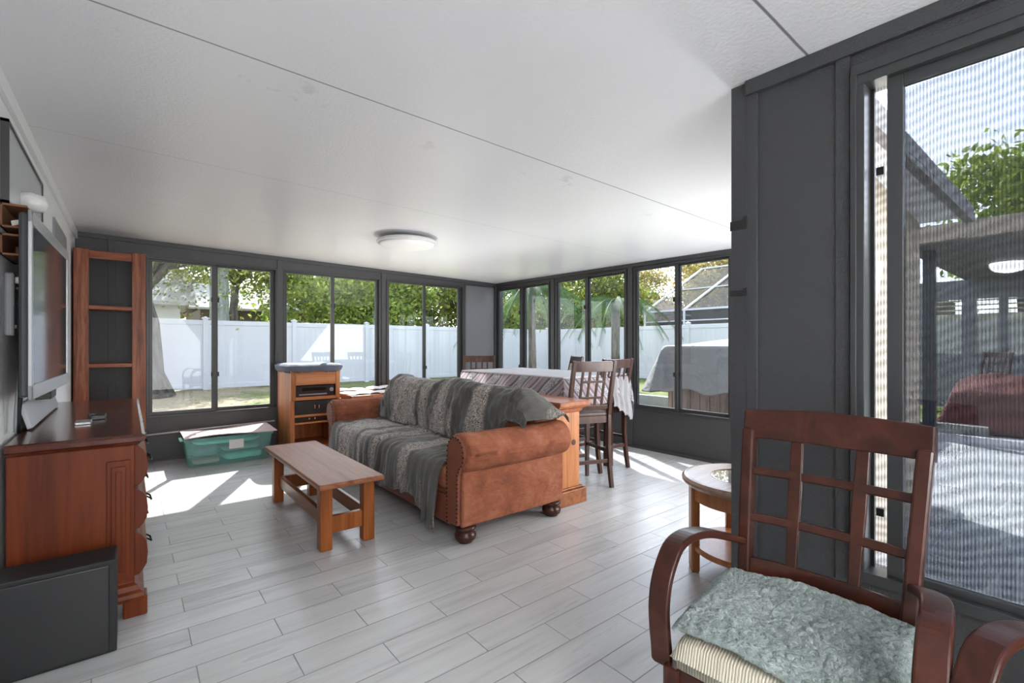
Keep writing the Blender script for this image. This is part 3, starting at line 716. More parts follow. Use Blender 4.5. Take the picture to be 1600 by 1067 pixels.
# ------------------------------------------------------------------ storage tub
def tub():
    t = thing('storage_tub', 'translucent teal plastic storage tub full of clothes under the back window', 'storage tub', (.82, 5.78, 0))
    def ring(x0, x1, y0, y1, z, r=.04, n=5):
        out = []
        for cx, cy, a0 in ((x1-r, y1-r, 0), (x0+r, y1-r, 90), (x0+r, y0+r, 180), (x1-r, y0+r, 270)):
            for k in range(n): a = R(a0+90*k/(n-1)); out.append((cx+r*math.cos(a), cy+r*math.sin(a), z))
        return out
    m = MB(); rs = [ring(.47-o_, 1.17+o_, 5.58-o_, 6.0+o_, z) for o_, z in ((0, .004), (.02, .13), (.035, .26), (.05, .265), (.052, .29))]
    rv = [[m.bm.verts.new(p) for p in r_] for r_ in rs]; n = len(rv[0])
    for a, b in zip(rv, rv[1:]):
        for k in range(n): m.bm.faces.new((a[k], a[(k+1)%n], b[(k+1)%n], b[k]))
    m.bm.faces.new(rv[0][::-1])
    m.build('bin', 'tub_plastic', t, smooth=False, solid=.003)
    m = MB().box(.80, .93, 5.535, 5.537, .155, .245); m.build('paper_label', 'paper', t)
    for k in range(2): MB().box(*((.40, .425) if k == 0 else (1.215, 1.24)), 5.70, 5.86, .25, .268).build('handle', 'teal', t, bevel=.005)
    # contents: folded clothes
    random.seed(4)
    for nm, mt, x0, x1, y0, y1, z0, z1, lab in (('folded_cloth', 'pink', .50, .74, 5.60, 5.82, .01, .07, 'bundle of pink cloth in the tub front corner'), ('folded_cloth', 'teal', .76, 1.14, 5.61, 5.95, .01, .10, 'teal folded cloth at the tub bottom'), ('folded_cloth', 'lace', .74, 1.12, 5.62, 5.93, .10, .19, 'pale folded cloth in the middle of the tub'), ('folded_cloth', 'grey_fabric', .49, .73, 5.62, 5.95, .07, .20, 'blue grey garment at the left of the tub'), ('folded_cloth', 'teal', .50, 1.12, 5.63, 5.94, .19, .25, 'crumpled green cloth on top inside the tub')):
        def f(u, v, x0=x0, x1=x1, y0=y0, y1=y1, z0=z0, z1=z1):
            th = v*2*PI; cx = math.cos(th); sy = math.sin(th)
            px = (x0+x1)/2+(x1-x0)/2*(2*u-1)
            e = (1-abs(2*u-1)**6)**.5
            w_ = noise.noise(Vector((px*9, v*4, z0*30)))*.25+1
            return (px, (y0+y1)/2+(y1-y0)/2*abs(cx)**.5*(1 if cx > 0 else -1)*e, (z0+z1)/2+(z1-z0)/2*abs(sy)**.6*(1 if sy > 0 else -1)*e*w_*.8)
        o = MB().grid(f, 18, 20).build(nm, mt, smooth=True, loc=((x0+x1)/2, (y0+y1)/2, z0)); tag(o, lab, 'cloth')
tub()
m = MB(); m.grid(lambda u, v: (.42+.82*u, 5.50+.55*v, .302+.012*math.sin(u*5+v*3)+.01*(1-v)*u), 20, 8)
o = m.build('cardboard_sheet', 'cardboard', solid=.008, loc=(.82, 5.78, .30)); tag(o, 'bent dusty pink board lying as a lid over the teal tub', 'board')
# ------------------------------------------------------------------ pine cabinet
def cabinet():
    x0, x1, y0, y1, h = 1.378, 1.895, 5.5, 6.1, .93
    t = thing('media_cabinet', 'tall honey pine cabinet with black drawer front beside the back window', 'cabinet', ((x0+x1)/2, 5.8, 0))
    s_ = .02
    MB().box(x0, x0+s_, y0, y1, 0, h-.02).build('side_panel', 'pine', t, bevel=.002); MB().box(x1-s_, x1, y0, y1, 0, h-.02).build('side_panel', 'pine', t, bevel=.002)
    MB().box(x0+s_, x1-s_, y1-.012, y1, .05, h-.02).build('back_panel', 'pine', t)
    MB().box(x0-.01, x1+.01, y0-.012, y1, h-.02, h).build('top', 'pine_x', t, bevel=.003)
    MB().box(x0-.004, x0+.045, y0-.015, y0, .60, h-.02).box(x0-.012, x0+.03, y0-.022, y0, 0, .60).build('face_stile', 'pine', t, bevel=.003)
    MB().box(x1-.045, x1+.004, y0-.015, y0, .60, h-.02).box(x1-.03, x1+.012, y0-.022, y0, 0, .60).build('face_stile', 'pine', t, bevel=.003)
    MB().box(x0+.045, x1-.045, y0-.01, y0+.01, .765, h-.022).build('top_panel', 'pine_x', t, bevel=.002)
    MB().box(x0+.045, x1-.045, y0-.012, y0+.01, .60, .635).build('cross_rail', 'pine_x', t, bevel=.002)
    d = MB().box(x0+.03, x1-.03, y0-.024, y0-.002, .445, .595).build('drawer', 'black_vinyl', t, 'black drawer front', bevel=.003)
    for dx in (-.022, .022): MB().box((x0+x1)/2+dx-.006, (x0+x1)/2+dx+.006, y0-.04, y0-.024, .505, .545).build('pull', 'chrome', d, bevel=.002)
    MB().box(x0+.03, x1-.03, y0-.012, y0+.02, .415, .443).build('cross_rail', 'pine_x', t, bevel=.002)
    for z in (.60, .335, .06): MB().box(x0+s_, x1-s_, y0+.01, y1-.012, z, z+.018).build('shelf', 'pine_x', t)
    g = thing('drawer_box', 'small black drawer box tucked under the cabinet rail, with two bright knobs', 'drawer box', ((x0+x1)/2, 5.7, .353))
    MB().box(x0+.04, x1-.12, y0+.05, y1-.05, .353, .41).build('box', 'black_plastic', g)
    for dx in (-.09, -.03): MB().lathe([(.004, 0), (.006, .012), (.002, .018)], (0, 0, 0), 10).bm.free()
    for dx in (-.03, .03): MB().box((x0+x1)/2-.03+dx-.005, (x0+x1)/2-.03+dx+.005, y0+.036, y0+.05, .377, .397).build('knob', 'chrome', g)
    r = thing('av_receiver', 'black audio receiver in the slot of the pine cabinet', 'receiver', ((x0+x1)/2, 5.7, .618))
    b = MB().box(x0+.055, x1-.055, y0+.004, y0+.35, .635, .755).build('case', 'black_plastic', r, bevel=.004)
    MB().lathe([(.026, 0), (.026, .014), (.02, .018)], (0, 0, 0), 20).bm.free()
    m = MB(); m.tube([(x1-.09, y0+.004, .705), (x1-.09, y0-.01, .705)], .023, 20); m.build('volume_knob', 'grey_plastic', r, bevel=.002)
    MB().box(x0+.11, x1-.15, y0-.001, y0+.004, .70, .735).build('display', 'dark_metal', r)
    MB().box(x0+.08, x1-.14, y0-.002, y0+.004, .652, .667).build('button_strip', 'grey_plastic', r)
    # ruched cover on top
    def f(u, v):
        th = u*2*PI; rx, ry = (x1-x0)/2+.055, (y1-y0)/2+.035
        c_, s2 = math.cos(th), math.sin(th); sq = lambda a: abs(a)**.35*(1 if a > 0 else -1)
        prof = [(0, .055), (.6, .058), (.92, .052), (1.02, .03), (1.0, .0), (.95, -.03), (.90, -.032)]
        q = v*(len(prof)-1); i = min(int(q), len(prof)-2); fr = q-i
        r_ = prof[i][0]*(1-fr)+prof[i+1][0]*fr; z = prof[i][1]*(1-fr)+prof[i+1][1]*fr
        wr = .020*math.sin(th*46+math.sin(th*9)*2)*(max(0, v-.45)*2) + .008*noise.noise(Vector((c_*4, s2*4, v*3)))
        return ((x0+x1)/2+sq(c_)*rx*(r_+wr), (y0+y1)/2-.02+sq(s2)*ry*(r_+wr), h+.012+z+wr*.6)
    o = MB().grid(f, 160, 18).build('cabinet_cover', 'navy_cloth', smooth=True, loc=((x0+x1)/2, 5.78, h)); tag(o, 'slate blue gathered fabric cover fitted over the pine cabinet top', 'cover')
cabinet()
# chest with papers
t = thing('blanket_chest', 'low reddish pine chest behind the sofa under the middle back window', 'chest', (2.55, 5.68, 0))
MB().box(1.97, 3.15, 5.30, 6.08, .03, .60).build('body', 'pine_y', t, bevel=.004)
MB().box(1.95, 3.17, 5.27, 6.10, .60, .635).build('lid', 'pine_y', t, bevel=.006)
for k in range(4): MB().box(*((2.0, 2.06) if k % 2 else (3.06, 3.12)), *((5.33, 5.39) if k < 2 else (5.99, 6.05)), 0, .03).build('foot', 'pine_y', t)
random.seed(9)
labs = ['wide open newspaper spread over the left end of the pine chest', 'striped cloth-like magazine pile at the chest front edge', 'colour leaflet with red print lying near the cabinet on the chest', 'white sheet of paper by the window post on the chest', 'open newspaper at the right end of the pine chest']
for i, (cx, cy, w_, d_, a) in enumerate(((2.16, 5.50, .42, .34, .2), (2.55, 5.40, .5, .24, .05), (2.14, 5.86, .38, .26, -.3), (2.62, 5.86, .4, .3, .25), (2.93, 5.62, .36, .4, -.1))):
    MM = Matrix.Translation((cx, cy, .637+i*.006)) @ Matrix.Rotation(a, 4, 'Z')
    m = MB(); m.grid(lambda u, v: MM @ Vector(((u-.5)*w_, (v-.5)*d_, .012*abs(math.sin(u*PI*2))**.6+.003)), 16, 6)
    o = m.build('newspaper' if i != 3 else 'paper_sheet', 'newsprint' if i != 3 else 'paper', solid=.004, loc=(cx, cy, .637)); tag(o, labs[i], 'paper')
# ------------------------------------------------------------------ coffee table
def coffee():
    t = thing('coffee_table', 'narrow orange oak coffee table with trestle rails in front of the sofa', 'coffee table', (1.03, 3.43, 0))
    MB().box(.835, 1.225, 2.75, 4.12, .378, .41).build('top', 'oak_top', t, bevel=.01, seg=3)
    lx = (.868, 1.125); ly = (2.83, 3.95)
    for x in lx:
        for y in ly: MB().box(x, x+.07, y, y+.075, 0, .378).build('leg', 'oak_z', t, bevel=.007)
    for y in ly: MB().box(.938, 1.125, y+.02, y+.055, .09, .19).build('end_stretcher', 'oak_z', t, bevel=.004)
    for x in (.90, 1.13): MB().box(x, x+.03, 2.905, 3.95, .12, .205).build('side_rail', 'oak_y', t, bevel=.005)
coffee()
# ------------------------------------------------------------------ sofa
def sofa():
    t = thing('sofa', 'rust brown suede roll-arm two-seat sofa with turned feet', 'sofa', (1.98, 3.57, 0))
    YA, YZ = 2.45, 4.70     # arm centres
    MB().box(1.56, 2.40, YA+.05, YZ-.05, .10, .30).build('base', 'suede', t, bevel=.02, seg=3)
    MB().box(1.535, 1.56, YA+.06, YZ-.06, .10, .27).build('front_rail', 'suede_trim', t, bevel=.008)
    for yc, s in ((YA, -1), (YZ, 1)):
        cz, r = .552, .118; cyr = yc+s*.015
        low = [(yc-s*.10, .10), (yc-s*.10, .52), (yc-s*.06, .60), (yc+s*.03, .60), (yc+s*.055, .44), (yc+s*.058, .25), (yc+s*.05, .10)]
        a = MB().prism(low, 'X', 1.56, 2.41).build('arm', 'suede', t, bevel=.015, seg=3)
        nx = 26; roll = MB()
        def rf(u, v):
            th = 2*PI*v; x = 1.548+.875*u
            e = min(1, min(u, 1-u)*26)**.5
            rr = r*(.93+.07*e)*(1+.025*noise.noise(Vector((x*5, th*1.3, yc))))
            if u in (0, 1): rr *= .9
            return (x, cyr+s*rr*math.cos(th), cz+rr*math.sin(th)*1.02-.008*math.sin(u*PI))
        roll.grid(rf, 60, 36); bmesh.ops.remove_doubles(roll.bm, verts=roll.bm.verts, dist=.0004)
        ends = [e for e in roll.bm.edges if e.is_boundary]; bmesh.ops.holes_fill(roll.bm, edges=ends)
        roll.build('arm_roll', 'suede', a, smooth=True)
        # scroll panel on the arm front: stem and round head
        out = [(yc-s*.088, .115), (yc-s*.088, .50)]
        for k in range(15):
            th = R(195-k*(255/14)); out.append((cyr+s*r*.84*math.cos(th), cz+r*.84*math.sin(th)))
        out += [(yc+s*.040, .42), (yc+s*.036, .115)]
        MB().prism(out, 'X', 1.530, 1.56).build('arm_front_panel', 'suede_trim', a, bevel=.010, seg=3)
        path = [Vector((1.530, cyr+(q[0]-cyr)*.9, q[1]*.985+.006)) for q in out]
        acc = 0
        for a_, b_ in zip(path, path[1:]):
            n = max(1, round((b_-a_).length/.026))
            for k in range(n):
                c_ = a_.lerp(b_, k/n); hd = MB(); hd.tube([(c_.x+.002, c_.y, c_.z), (c_.x-.002, c_.y, c_.z), (c_.x-.005, c_.y, c_.z)], [.0058, .0052, .002], 7)
                hd.build('nailhead', 'dark_metal', a)
    MB().box(2.20, 2.42, YA+.02, YZ-.02, .10, .74).build('back', 'suede', t, bevel=.05, seg=4)
    for y0, y1 in ((YA+.09, (YA+YZ)/2-.003), ((YA+YZ)/2+.003, YZ-.09)):
        MB().box(1.54, 2.20, y0, y1, .29, .455).build('seat_cushion', 'suede', t, bevel=.045, seg=5, smooth=True)
        Mx = Matrix.Translation((2.13, 0, .45)) @ Matrix.Rotation(R(8), 4, 'Y')
        MB().box(-.10, .08, y0, y1, 0, .42, Mx).build('back_cushion', 'suede', t, bevel=.07, seg=5, smooth=True)
    for x in (1.612, 2.34):
        for y in (YA-.005, YZ+.005):
            MB().lathe([(.045, .105), (.064, .10), (.068, .088), (.056, .074), (.052, .068), (.064, .056), (.068, .038), (.062, .020), (.048, .010), (.044, .0)], (x, y, 0), 24).build('foot', 'espresso', t, smooth=True)
    return t
sofa()
def fbm(x, y, s=0): return noise.fractal(Vector((x, y, s)), 1.0, 2.0, 4)
def throws():
    # seat throw
    def prof(q):   # q 0..1 from back of seat over the front edge to the hem: (x, z)
        pts = [(2.04, .52), (1.95, .472), (1.70, .474), (1.575, .470), (1.53, .45), (1.512, .41), (1.505, .33), (1.50, .175)]
        L = [0]
        for a, b in zip(pts, pts[1:]): L.append(L[-1]+math.hypot(a[0]-b[0], a[1]-b[1]))
        d = q*L[-1]
        for i in range(len(pts)-1):
            if d <= L[i+1] or i == len(pts)-2:
                f = (d-L[i])/(L[i+1]-L[i]); return pts[i][0]*(1-f)+pts[i+1][0]*f, pts[i][1]*(1-f)+pts[i+1][1]*f
    def f(u, v):
        y = 2.60+(4.58-2.60)*u; x, z = prof(v)
        hang = max(0, (v-.62)/.38)
        low = .05*fbm(y*3, 0, 3)-.13*max(0, 1-(y-2.60)/.35)**1.0 + .02*math.sin(y*9)
        fold = math.sin(y*62+2.2*math.sin(y*7)+3*fbm(y*2, v))*(.4+.6*fbm(y*5, 1, 7))
        z += hang*low + .005*fold*(1-hang) + .018*fbm(y*4, v*5, 2)*(1-hang)
        x += -hang*(.024*fold+.020+.018*fbm(y*3, v*3, 5))
        # split between the two cushions
        g = math.exp(-((y-3.575)/.018)**2); z -= .03*g*(1-hang); x += .022*g*hang
        if v > .95: z += .02*fbm(y*20, 0, 1)
        return (x, y, z+.004)
    o = MB().grid(f, 320, 60, uv=(2.0, .9)).build('throw_blanket', 'throw', smooth=True, solid=.006, loc=(1.75, 3.58, .47))
    tag(o, 'grey animal print throw covering the sofa seat and hanging ragged over its front', 'throw blanket')
    # back throw
    def prof2(q):
        pts = [(1.985, .485), (1.995, .60), (2.015, .74), (2.055, .85), (2.12, .895), (2.22, .888), (2.34, .82), (2.455, .68), (2.47, .60)]
        L = [0]
        for a, b in zip(pts, pts[1:]): L.append(L[-1]+math.hypot(a[0]-b[0], a[1]-b[1]))
        d = q*L[-1]
        for i in range(len(pts)-1):
            if d <= L[i+1] or i == len(pts)-2:
                f = (d-L[i])/(L[i+1]-L[i]); return pts[i][0]*(1-f)+pts[i+1][0]*f, pts[i][1]*(1-f)+pts[i+1][1]*f
    def f2(u, v):
        y = 2.37+(4.62-2.37)*u; x, z = prof2(v)
        e0 = max(0, min(1, (y-2.385)/.13)); e1 = max(0, min(1, (4.62-y)/.22))
        s0 = e0**.5; s1 = e1**.55
        base = .70 if y < 3.5 else .60
        k = min(s0, s1)
        zz = z if z < base else base+(z-base)*k
        if y < 2.62:
            k_ = min(1, (2.62-y)/.09); k_ = k_*k_*(3-2*k_); x = x*(1-k_)+max(x, 2.0+(2.62-y)*.25)*k_; zt_ = max(zz, .684-max(0, 2.44-y)*.5); zz = zz*(1-k_)+zt_*k_
        bow = .03*math.sin((y-2.5)/1.04*PI)**2
        fold = math.sin(y*26+v*9+2.5*fbm(y*1.5, v*2))
        amp = .010*(.5+.5*fbm(y*3, v*3, 4))
        zz += amp*fold*(z > .7) + .022*fbm(y*2.2, v*1.5, 9)*(z > .6) + .015*math.sin(y*4.2+1)*(z > .8)
        zz += .004*math.sin(y*70+v*26+4*fbm(y*3, v*4, 8))*(z > .62); x += .005*math.sin(y*64-v*22+5*fbm(y*2, v*3, 3))
        x += -amp*fold - bow - .03*fbm(y*2, v*2.5, 6)
        return (x-.012, y, zz+.008)
    o = MB().grid(f2, 220, 60, uv=(2.2, 1.3)).build('throw_blanket', 'throw', smooth=True, solid=.006, loc=(2.2, 3.5, .7))
    tag(o, 'grey animal print throw draped over the sofa back cushions onto the near arm', 'throw blanket')
    # gathered tail of the throw on the near arm
    def f3(u, v):
        x = 1.99+.24*u; y = 2.66-.30*v
        z = .70+.018*math.sin(u*17+v*5)-.035*max(0, (v-.45)/.55)**2*2.2 + .10*(1-v)**2*u
        return (x+.02*math.sin(v*11), y+.02*fbm(u*8, 1), z)
# console behind sofa
throws()
t = thing('sofa_console', 'knotty pine console behind the sofa with crown top and plinth', 'console table', (2.61, 3.2, 0))
MB().box(2.475, 2.72, 2.53, 3.88, .12, .70).build('body', 'pine', t, bevel=.004)
m = MB(); rings = []
for z, o_ in ((.69, 0), (.70, .012), (.72, .018), (.735, .045), (.745, .05), (.75, .06), (.775, .062), (.78, .056)):
    rings.append([m.bm.verts.new(p) for p in ((2.475-min(o_, .02), 2.53-o_, z), (2.72+o_, 2.53-o_, z), (2.72+o_, 3.88+o_, z), (2.475-min(o_, .02), 3.88+o_, z))])
for a, b in zip(rings, rings[1:]):
    for k in range(4): m.bm.faces.new((a[k], a[(k+1)%4], b[(k+1)%4], b[k]))
m.bm.faces.new(rings[0][::-1]); m.bm.faces.new(rings[-1]); m.build('top', 'pine_y', t)
MB().box(2.46, 2.76, 2.49, 3.92, 0, .11).box(2.465, 2.74, 2.51, 3.9, .11, .125).build('plinth', 'oak_y', t, bevel=.005)
m = MB(); m.tube([(2.655, 2.527, .46), (2.655, 2.531, .46)], .022, 16); m.build('knot', 'walnut', t, 'dark round knot')
# ------------------------------------------------------------------ pub table and cloth
t = thing('pub_table', 'counter height dining table hidden under the floral tablecloth', 'table', (3.4, 3.85, 0))
MB().box(2.97, 3.83, 2.95, 4.52, .875, .905).build('top', 'walnut', t, bevel=.004)
for x in (3.03, 3.70):
    for y in (3.05, 4.39): MB().box(x, x+.07, y, y+.07, 0, .875).build('leg', 'walnut', t, bevel=.004)
def cloth(name, mat, x0, x1, y0, y1, z, drop, lab, cat, uv, lace=0, amp=.02):
    cx, cy = (x0+x1)/2, (y0+y1)/2; W_, H_ = (x1-x0)/2, (y1-y0)/2
    def f(u, v):
        a = (2*u-1)*(W_+drop); b = (2*v-1)*(H_+drop)
        ox = max(0, abs(a)-W_); oy = max(0, abs(b)-H_); sx = 1 if a > 0 else -1; sy = 1 if b > 0 else -1
        o_ = math.hypot(ox, oy); o_ = min(o_, drop*1.25)
        px = cx+sx*min(abs(a), W_); py = cy+sy*min(abs(b), H_)
        if ox or oy:
            dx, dy = (ox*sx, oy*sy); n = math.hypot(dx, dy); dx /= n; dy /= n
            per = (px+py)*16+math.atan2(dy, dx)*5
            fl = .012+.10*o_*(.6+.4*math.sin(per))+amp*math.sin(per*1.3)*min(1, o_*6)
            px += dx*fl; py += dy*fl
            return (px, py, z-o_*.985+(lace*.02*math.sin(per*4) if o_ > drop*.9 else 0))
        return (px, py, z+.0015*math.sin(a*20)*math.sin(b*17))
    o = MB().grid(f, 90, 130, uv=uv).build(name, mat, smooth=True, solid=.003, loc=(cx, cy, z-.01)); tag(o, lab, cat); return o
cloth('tablecloth', 'tablecloth', 2.95, 3.85, 2.93, 4.54, .915, .26, 'floral and striped mauve grey tablecloth hanging over the tall dining table', 'tablecloth', (2.0, 2.8))
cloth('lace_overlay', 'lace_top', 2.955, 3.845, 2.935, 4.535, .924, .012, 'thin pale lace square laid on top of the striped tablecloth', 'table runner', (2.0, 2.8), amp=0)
def lacef(u, v):
    x = 3.90+.02*math.sin(v*8)-.0; y = 3.06+.34*u
    dr = .40*(1-.5*u)+.02*abs(math.sin(u*22))
    return (3.84+.04*v+.015*math.sin(u*20), 2.90+.34*u+.02*math.sin(v*6), .905-dr*v)
m = MB(); m.grid(lacef, 40, 24); m.grid(lambda u, v: (3.84-.28*u+.01*math.sin(v*9), 2.90-.03*v+.015*math.sin(u*22), .905-(.42*(1-.4*u)+.02*abs(math.sin(u*22)))*v), 40, 24)
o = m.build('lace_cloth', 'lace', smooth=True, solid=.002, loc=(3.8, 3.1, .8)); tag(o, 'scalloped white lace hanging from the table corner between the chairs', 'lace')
# ------------------------------------------------------------------ counter chairs (faces +Y, origin at seat centre on floor)
def counter_chair(label):
    t = thing('counter_chair', label, 'chair', (0, 0, 0), 'dark wood counter chairs round the tall table')
    w2, d2 = .19, .19
    sh = .615
    def backx(z): return -(d2-.0) - .0*z
    def by(z):  # y of rear post centre by height
        return -d2+.01 - .10*max(0, (z-sh)/.46)**1.1 - .05*max(0, (.35-z)/.35)**1.5
    for s in (-1, 1):
        pts = [(s*w2, by(z), z) for z in [0, .1, .2, .35, .5, .615, .7, .85, 1.0, 1.075]]
        MB().ribbon(pts, (1, 0, 0), .032, [.034, .036, .038, .042, .044, .044, .04, .034, .03, .028]).build('rear_leg', 'walnut', t, bevel=.003)
    for s in (-1, 1):
        MB().lathe([(.014, 0), (.021, .05), (.023, .3), (.024, .56)], (0, 0, 0), 4).bm.free()
        m = MB().hexa([(s*.18+a*r_, .165+b*r_, z) for a in (-1, 1) for b in (-1, 1) for z, r_ in ((0, .014), (.56, .021))]); m.build('front_leg', 'walnut', t, bevel=.003)
    MB().box(-.205, .205, -.185, .205, sh-.015, sh+.02).build('seat', 'walnut', t, bevel=.012, seg=3)
    m = MB().box(-.175, .175, -.185, -.165, sh-.07, sh-.012).box(-.175, .175, .155, .175, sh-.07, sh-.012).box(-.19, -.17, -.17, .16, sh-.07, sh-.012).box(.17, .19, -.17, .16, sh-.07, sh-.012)
    m.build('apron', 'walnut', t)
    for y, z, w_ in ((by(.22), .22, .03), (.165, .19, .03), (.165, .34, .028)):
        MB().box(-.175, .175, y-.009, y+.009, z-w_/2, z+w_/2).build('stretcher', 'walnut', t, bevel=.002)
    for s in (-1, 1):
        MB().beam((s*.185, -.18, .30), (s*.18, .15, .30), .018, .03).build('side_stretcher', 'walnut', t, bevel=.002)
    # curved top rail, lower rail, slats, cross pieces
    def rail(z0, z1, nm, bow=.012, xx=.178):
        pts = [(x, (by((z0+z1)/2)-bow*(1-(x/xx)**2)), (z0+z1)/2) for x in [xx*(k/6-1) for k in range(13)]]
        m = MB(); m.ribbon(pts, (0, -.18, 1), z1-z0, .018); m.build(nm, 'walnut', t, bevel=.003)
    rail(.985, 1.07, 'top_rail'); rail(.665, .70, 'lower_rail', .008)
    for x in (-.105, -.038, .038, .105):
        m = MB(); m.ribbon([(x, by(z)-.008, z) for z in (.695, .78, .86, .93, .99)], (1, 0, 0), .022, .010); m.build('slat', 'walnut', t, bevel=.002)
    for z, x0, x1 in ((.90, -.105, .105), (.765, -.105, .105)):
        m = MB(); m.ribbon([(x, by(z)-.010, z) for x in (x0, 0, x1)], (0, -.18, 1), .02, .009); m.build('cross_slat', 'walnut', t, bevel=.002)
    return t
c0 = counter_chair('counter chair with its back to the sofa console, nearest of the four')
chairs = [((3.075, 2.87), -18, None), ((3.66, 3.16), -4, 'counter chair at the near table end, right beside the low panelled wall'),
          ((3.90, 4.02), 62, 'counter chair on the window side, only its top rail showing above the table'), ((3.36, 4.83), 140, 'counter chair at the far table end in front of the plain grey panel')]
for i, ((x, y), a, lab) in enumerate(chairs):
    o = c0 if i == 0 else copy_tree(c0)
    if lab: o['label'] = lab
    o.location = (x, y, 0); o.rotation_euler.z = R(a)
# ------------------------------------------------------------------ end table
def end_table():
    cx, cy, r, h = 2.54, 1.165, .325, .505
    t = thing('end_table', 'round light oak end table with glass inset behind the corner post', 'end table', (cx, cy, 0))
    MB().lathe([(r-.05, h-.045), (r-.012, h-.04), (r, h-.026), (r, h-.014), (r-.012, h-.002), (r-.03, h), (.18, h), (.18, h-.006), (.001, h-.006)], (cx, cy, 0), 72).build('top', 'end_table_top', t, smooth=False)
    MB().lathe([(.176, h-.006), (.176, h+.001), (.17, h+.002)], (cx, cy, 0), 48).build('glass_inset', 'clear_glass', t)
    m = MB(); n = 72
    m.lathe([(r-.05, h-.12), (r-.05, h-.045), (r-.07, h-.045), (r-.07, h-.12), (r-.05, h-.12)], (cx, cy, 0), n, cap=False); m.build('apron', 'end_table', t)
    for k in range(4):
        a = R(51+90*k+78); c_, s_ = math.cos(a), math.sin(a)
        MM = Matrix.Translation((cx+c_*(r-.06), cy+s_*(r-.06), 0)) @ Matrix.Rotation(a, 4, 'Z')
        MB().box(-.022, .022, -.05, .05, 0, h-.045, MM).build('leg', 'end_table', t, bevel=.01, seg=3)
    MB().lathe([(r-.08, .115), (r-.05, .12), (r-.05, .14), (r-.06, .145)], (cx, cy, 0), 60).build('lower_shelf', 'end_table', t)
end_table()
t = thing('black_box', 'small black box standing on the glass of the end table', 'box', (2.46, 1.14, .508))
MB().box(2.43, 2.50, 1.10, 1.19, .508, .56).build('case', 'black_plastic', t, bevel=.003); MB().box(2.425, 2.43, 1.115, 1.175, .52, .55).build('vent_slots', 'grey_plastic', t)
# ------------------------------------------------------------------ armchair (faces -X; origin under the seat centre)
def armchair(label):
    t = thing('armchair', label, 'armchair', (0, 0, 0))
    W0, W1 = .178, .207      # half widths of back at seat, at top
    def bp(z, y):  # point on back plane
        k = (z-.45)/.55
        return Vector((.155+.10*k+.03*k*k, y*(W0+(W1-W0)*max(0, k))/W0, z))
    for s in (-1, 1):
        pts = [(.20, s*W0, 0), (.165, s*W0, .22)] + [tuple(bp(z, s*W0)) for z in (.40, .5, .6, .7, .8, .9, .945)]
        MB().ribbon(pts, (0, 1, 0), .034, .042).build('rear_leg', 'espresso', t, bevel=.006)
    for s in (-1, 1):
        MB().box(-.205, -.165, s*.215-.02, s*.215+.02, 0, .43).build('front_leg', 'espresso', t, bevel=.006)
    def hrail(z, h, th, nm, ww=W0, bow=.02, arch=0):
        pts = []
        for k in range(13):
            q = k/6-1; p = bp(z, q*ww); p.x += bow*(1-q*q); p.z += arch*(1-q*q); pts.append(p)
        m = MB(); m.ribbon(pts, (.2, 0, 1), [h*(1+.12*(1-abs(k/6-1))) if arch else h for k in range(13)], th); return m.build(nm, 'espresso', t, bevel=.004)
    hrail(.96, .085, .03, 'top_rail', W0*1.085, .018, .006)
    for z in (.828, .70): hrail(z, .024, .016, 'cross_rail')
    hrail(.572, .042, .02, 'lower_rail')
    for y in (-.068, .068):
        m = MB(); m.ribbon([bp(z, y)+Vector((.016, 0, 0)) for z in (.585, .68, .77, .86, .935)], (0, 1, 0), [.026, .030, .034, .032, .030], .014); m.build('slat', 'espresso', t, bevel=.003)
    m = MB().box(-.195, -.172, -.20, .20, .36, .43).box(-.18, .15, .185, .21, .36, .43).box(-.18, .15, -.21, -.185, .36, .43).box(.13, .15, -.2, .2, .36, .43); m.build('seat_rail', 'espresso', t, bevel=.004)
    for s in (-1, 1):   # bent arm
        ctl = [(.19, .630), (.12, .655), (.03, .684), (-.05, .694), (-.11, .686), (-.145, .660), (-.176, .615), (-.189, .56), (-.186, .50), (-.178, .45), (-.175, .41)]
        pts = []
        for i in range(len(ctl)-1):
            p0 = ctl[max(0, i-1)]; p1 = ctl[i]; p2 = ctl[i+1]; p3 = ctl[min(len(ctl)-1, i+2)]
            for k in range(4):
                q = k/4; f = lambda a, b, c, d: .5*((2*b)+(-a+c)*q+(2*a-5*b+4*c-d)*q*q+(-a+3*b-3*c+d)*q**3)
                x = f(p0[0], p1[0], p2[0], p3[0]); z = f(p0[1], p1[1], p2[1], p3[1])
                o_ = .052*math.sin(min(1, max(0, (.19-x)/.3))*PI/2)
                pts.append((x, s*(W0+.022+o_), z))
        pts.append((ctl[-1][0], s*(W0+.06), ctl[-1][1]))
        MB().ribbon(pts, (0, 1, 0), .052, .020).build('arm', 'espresso', t, bevel=.006, seg=3)
    # padded seat
    def f(u, v):
        a = (2*u-1); b = (2*v-1)
        e = (1-abs(a)**8)*(1-abs(b)**8)
        return (-.02+a*(.19 if a < 0 else .17), b*.208*(1-.03*a), .462+.055*e**.35)
    m = MB(); m.grid(f, 30, 30); m.box(-.20, .14, -.20, .20, .435, .475)
    bmesh.ops.remove_doubles(m.bm, verts=m.bm.verts, dist=.0005); m.build('seat_pad', 'ribbed', t, smooth=True)
    return t
a1 = armchair('dark mahogany lattice-back armchair with a folded mat on its seat, by the screened window')
a2 = copy_tree(a1); a2['label'] = 'second dark bentwood armchair, only its curved arm showing at the right edge'
a1.location = (1.228, .446, 0); a1.rotation_euler.z = R(4.5)
a2.location = (1.185, -.15, 0); a2.rotation_euler.z = R(-12)
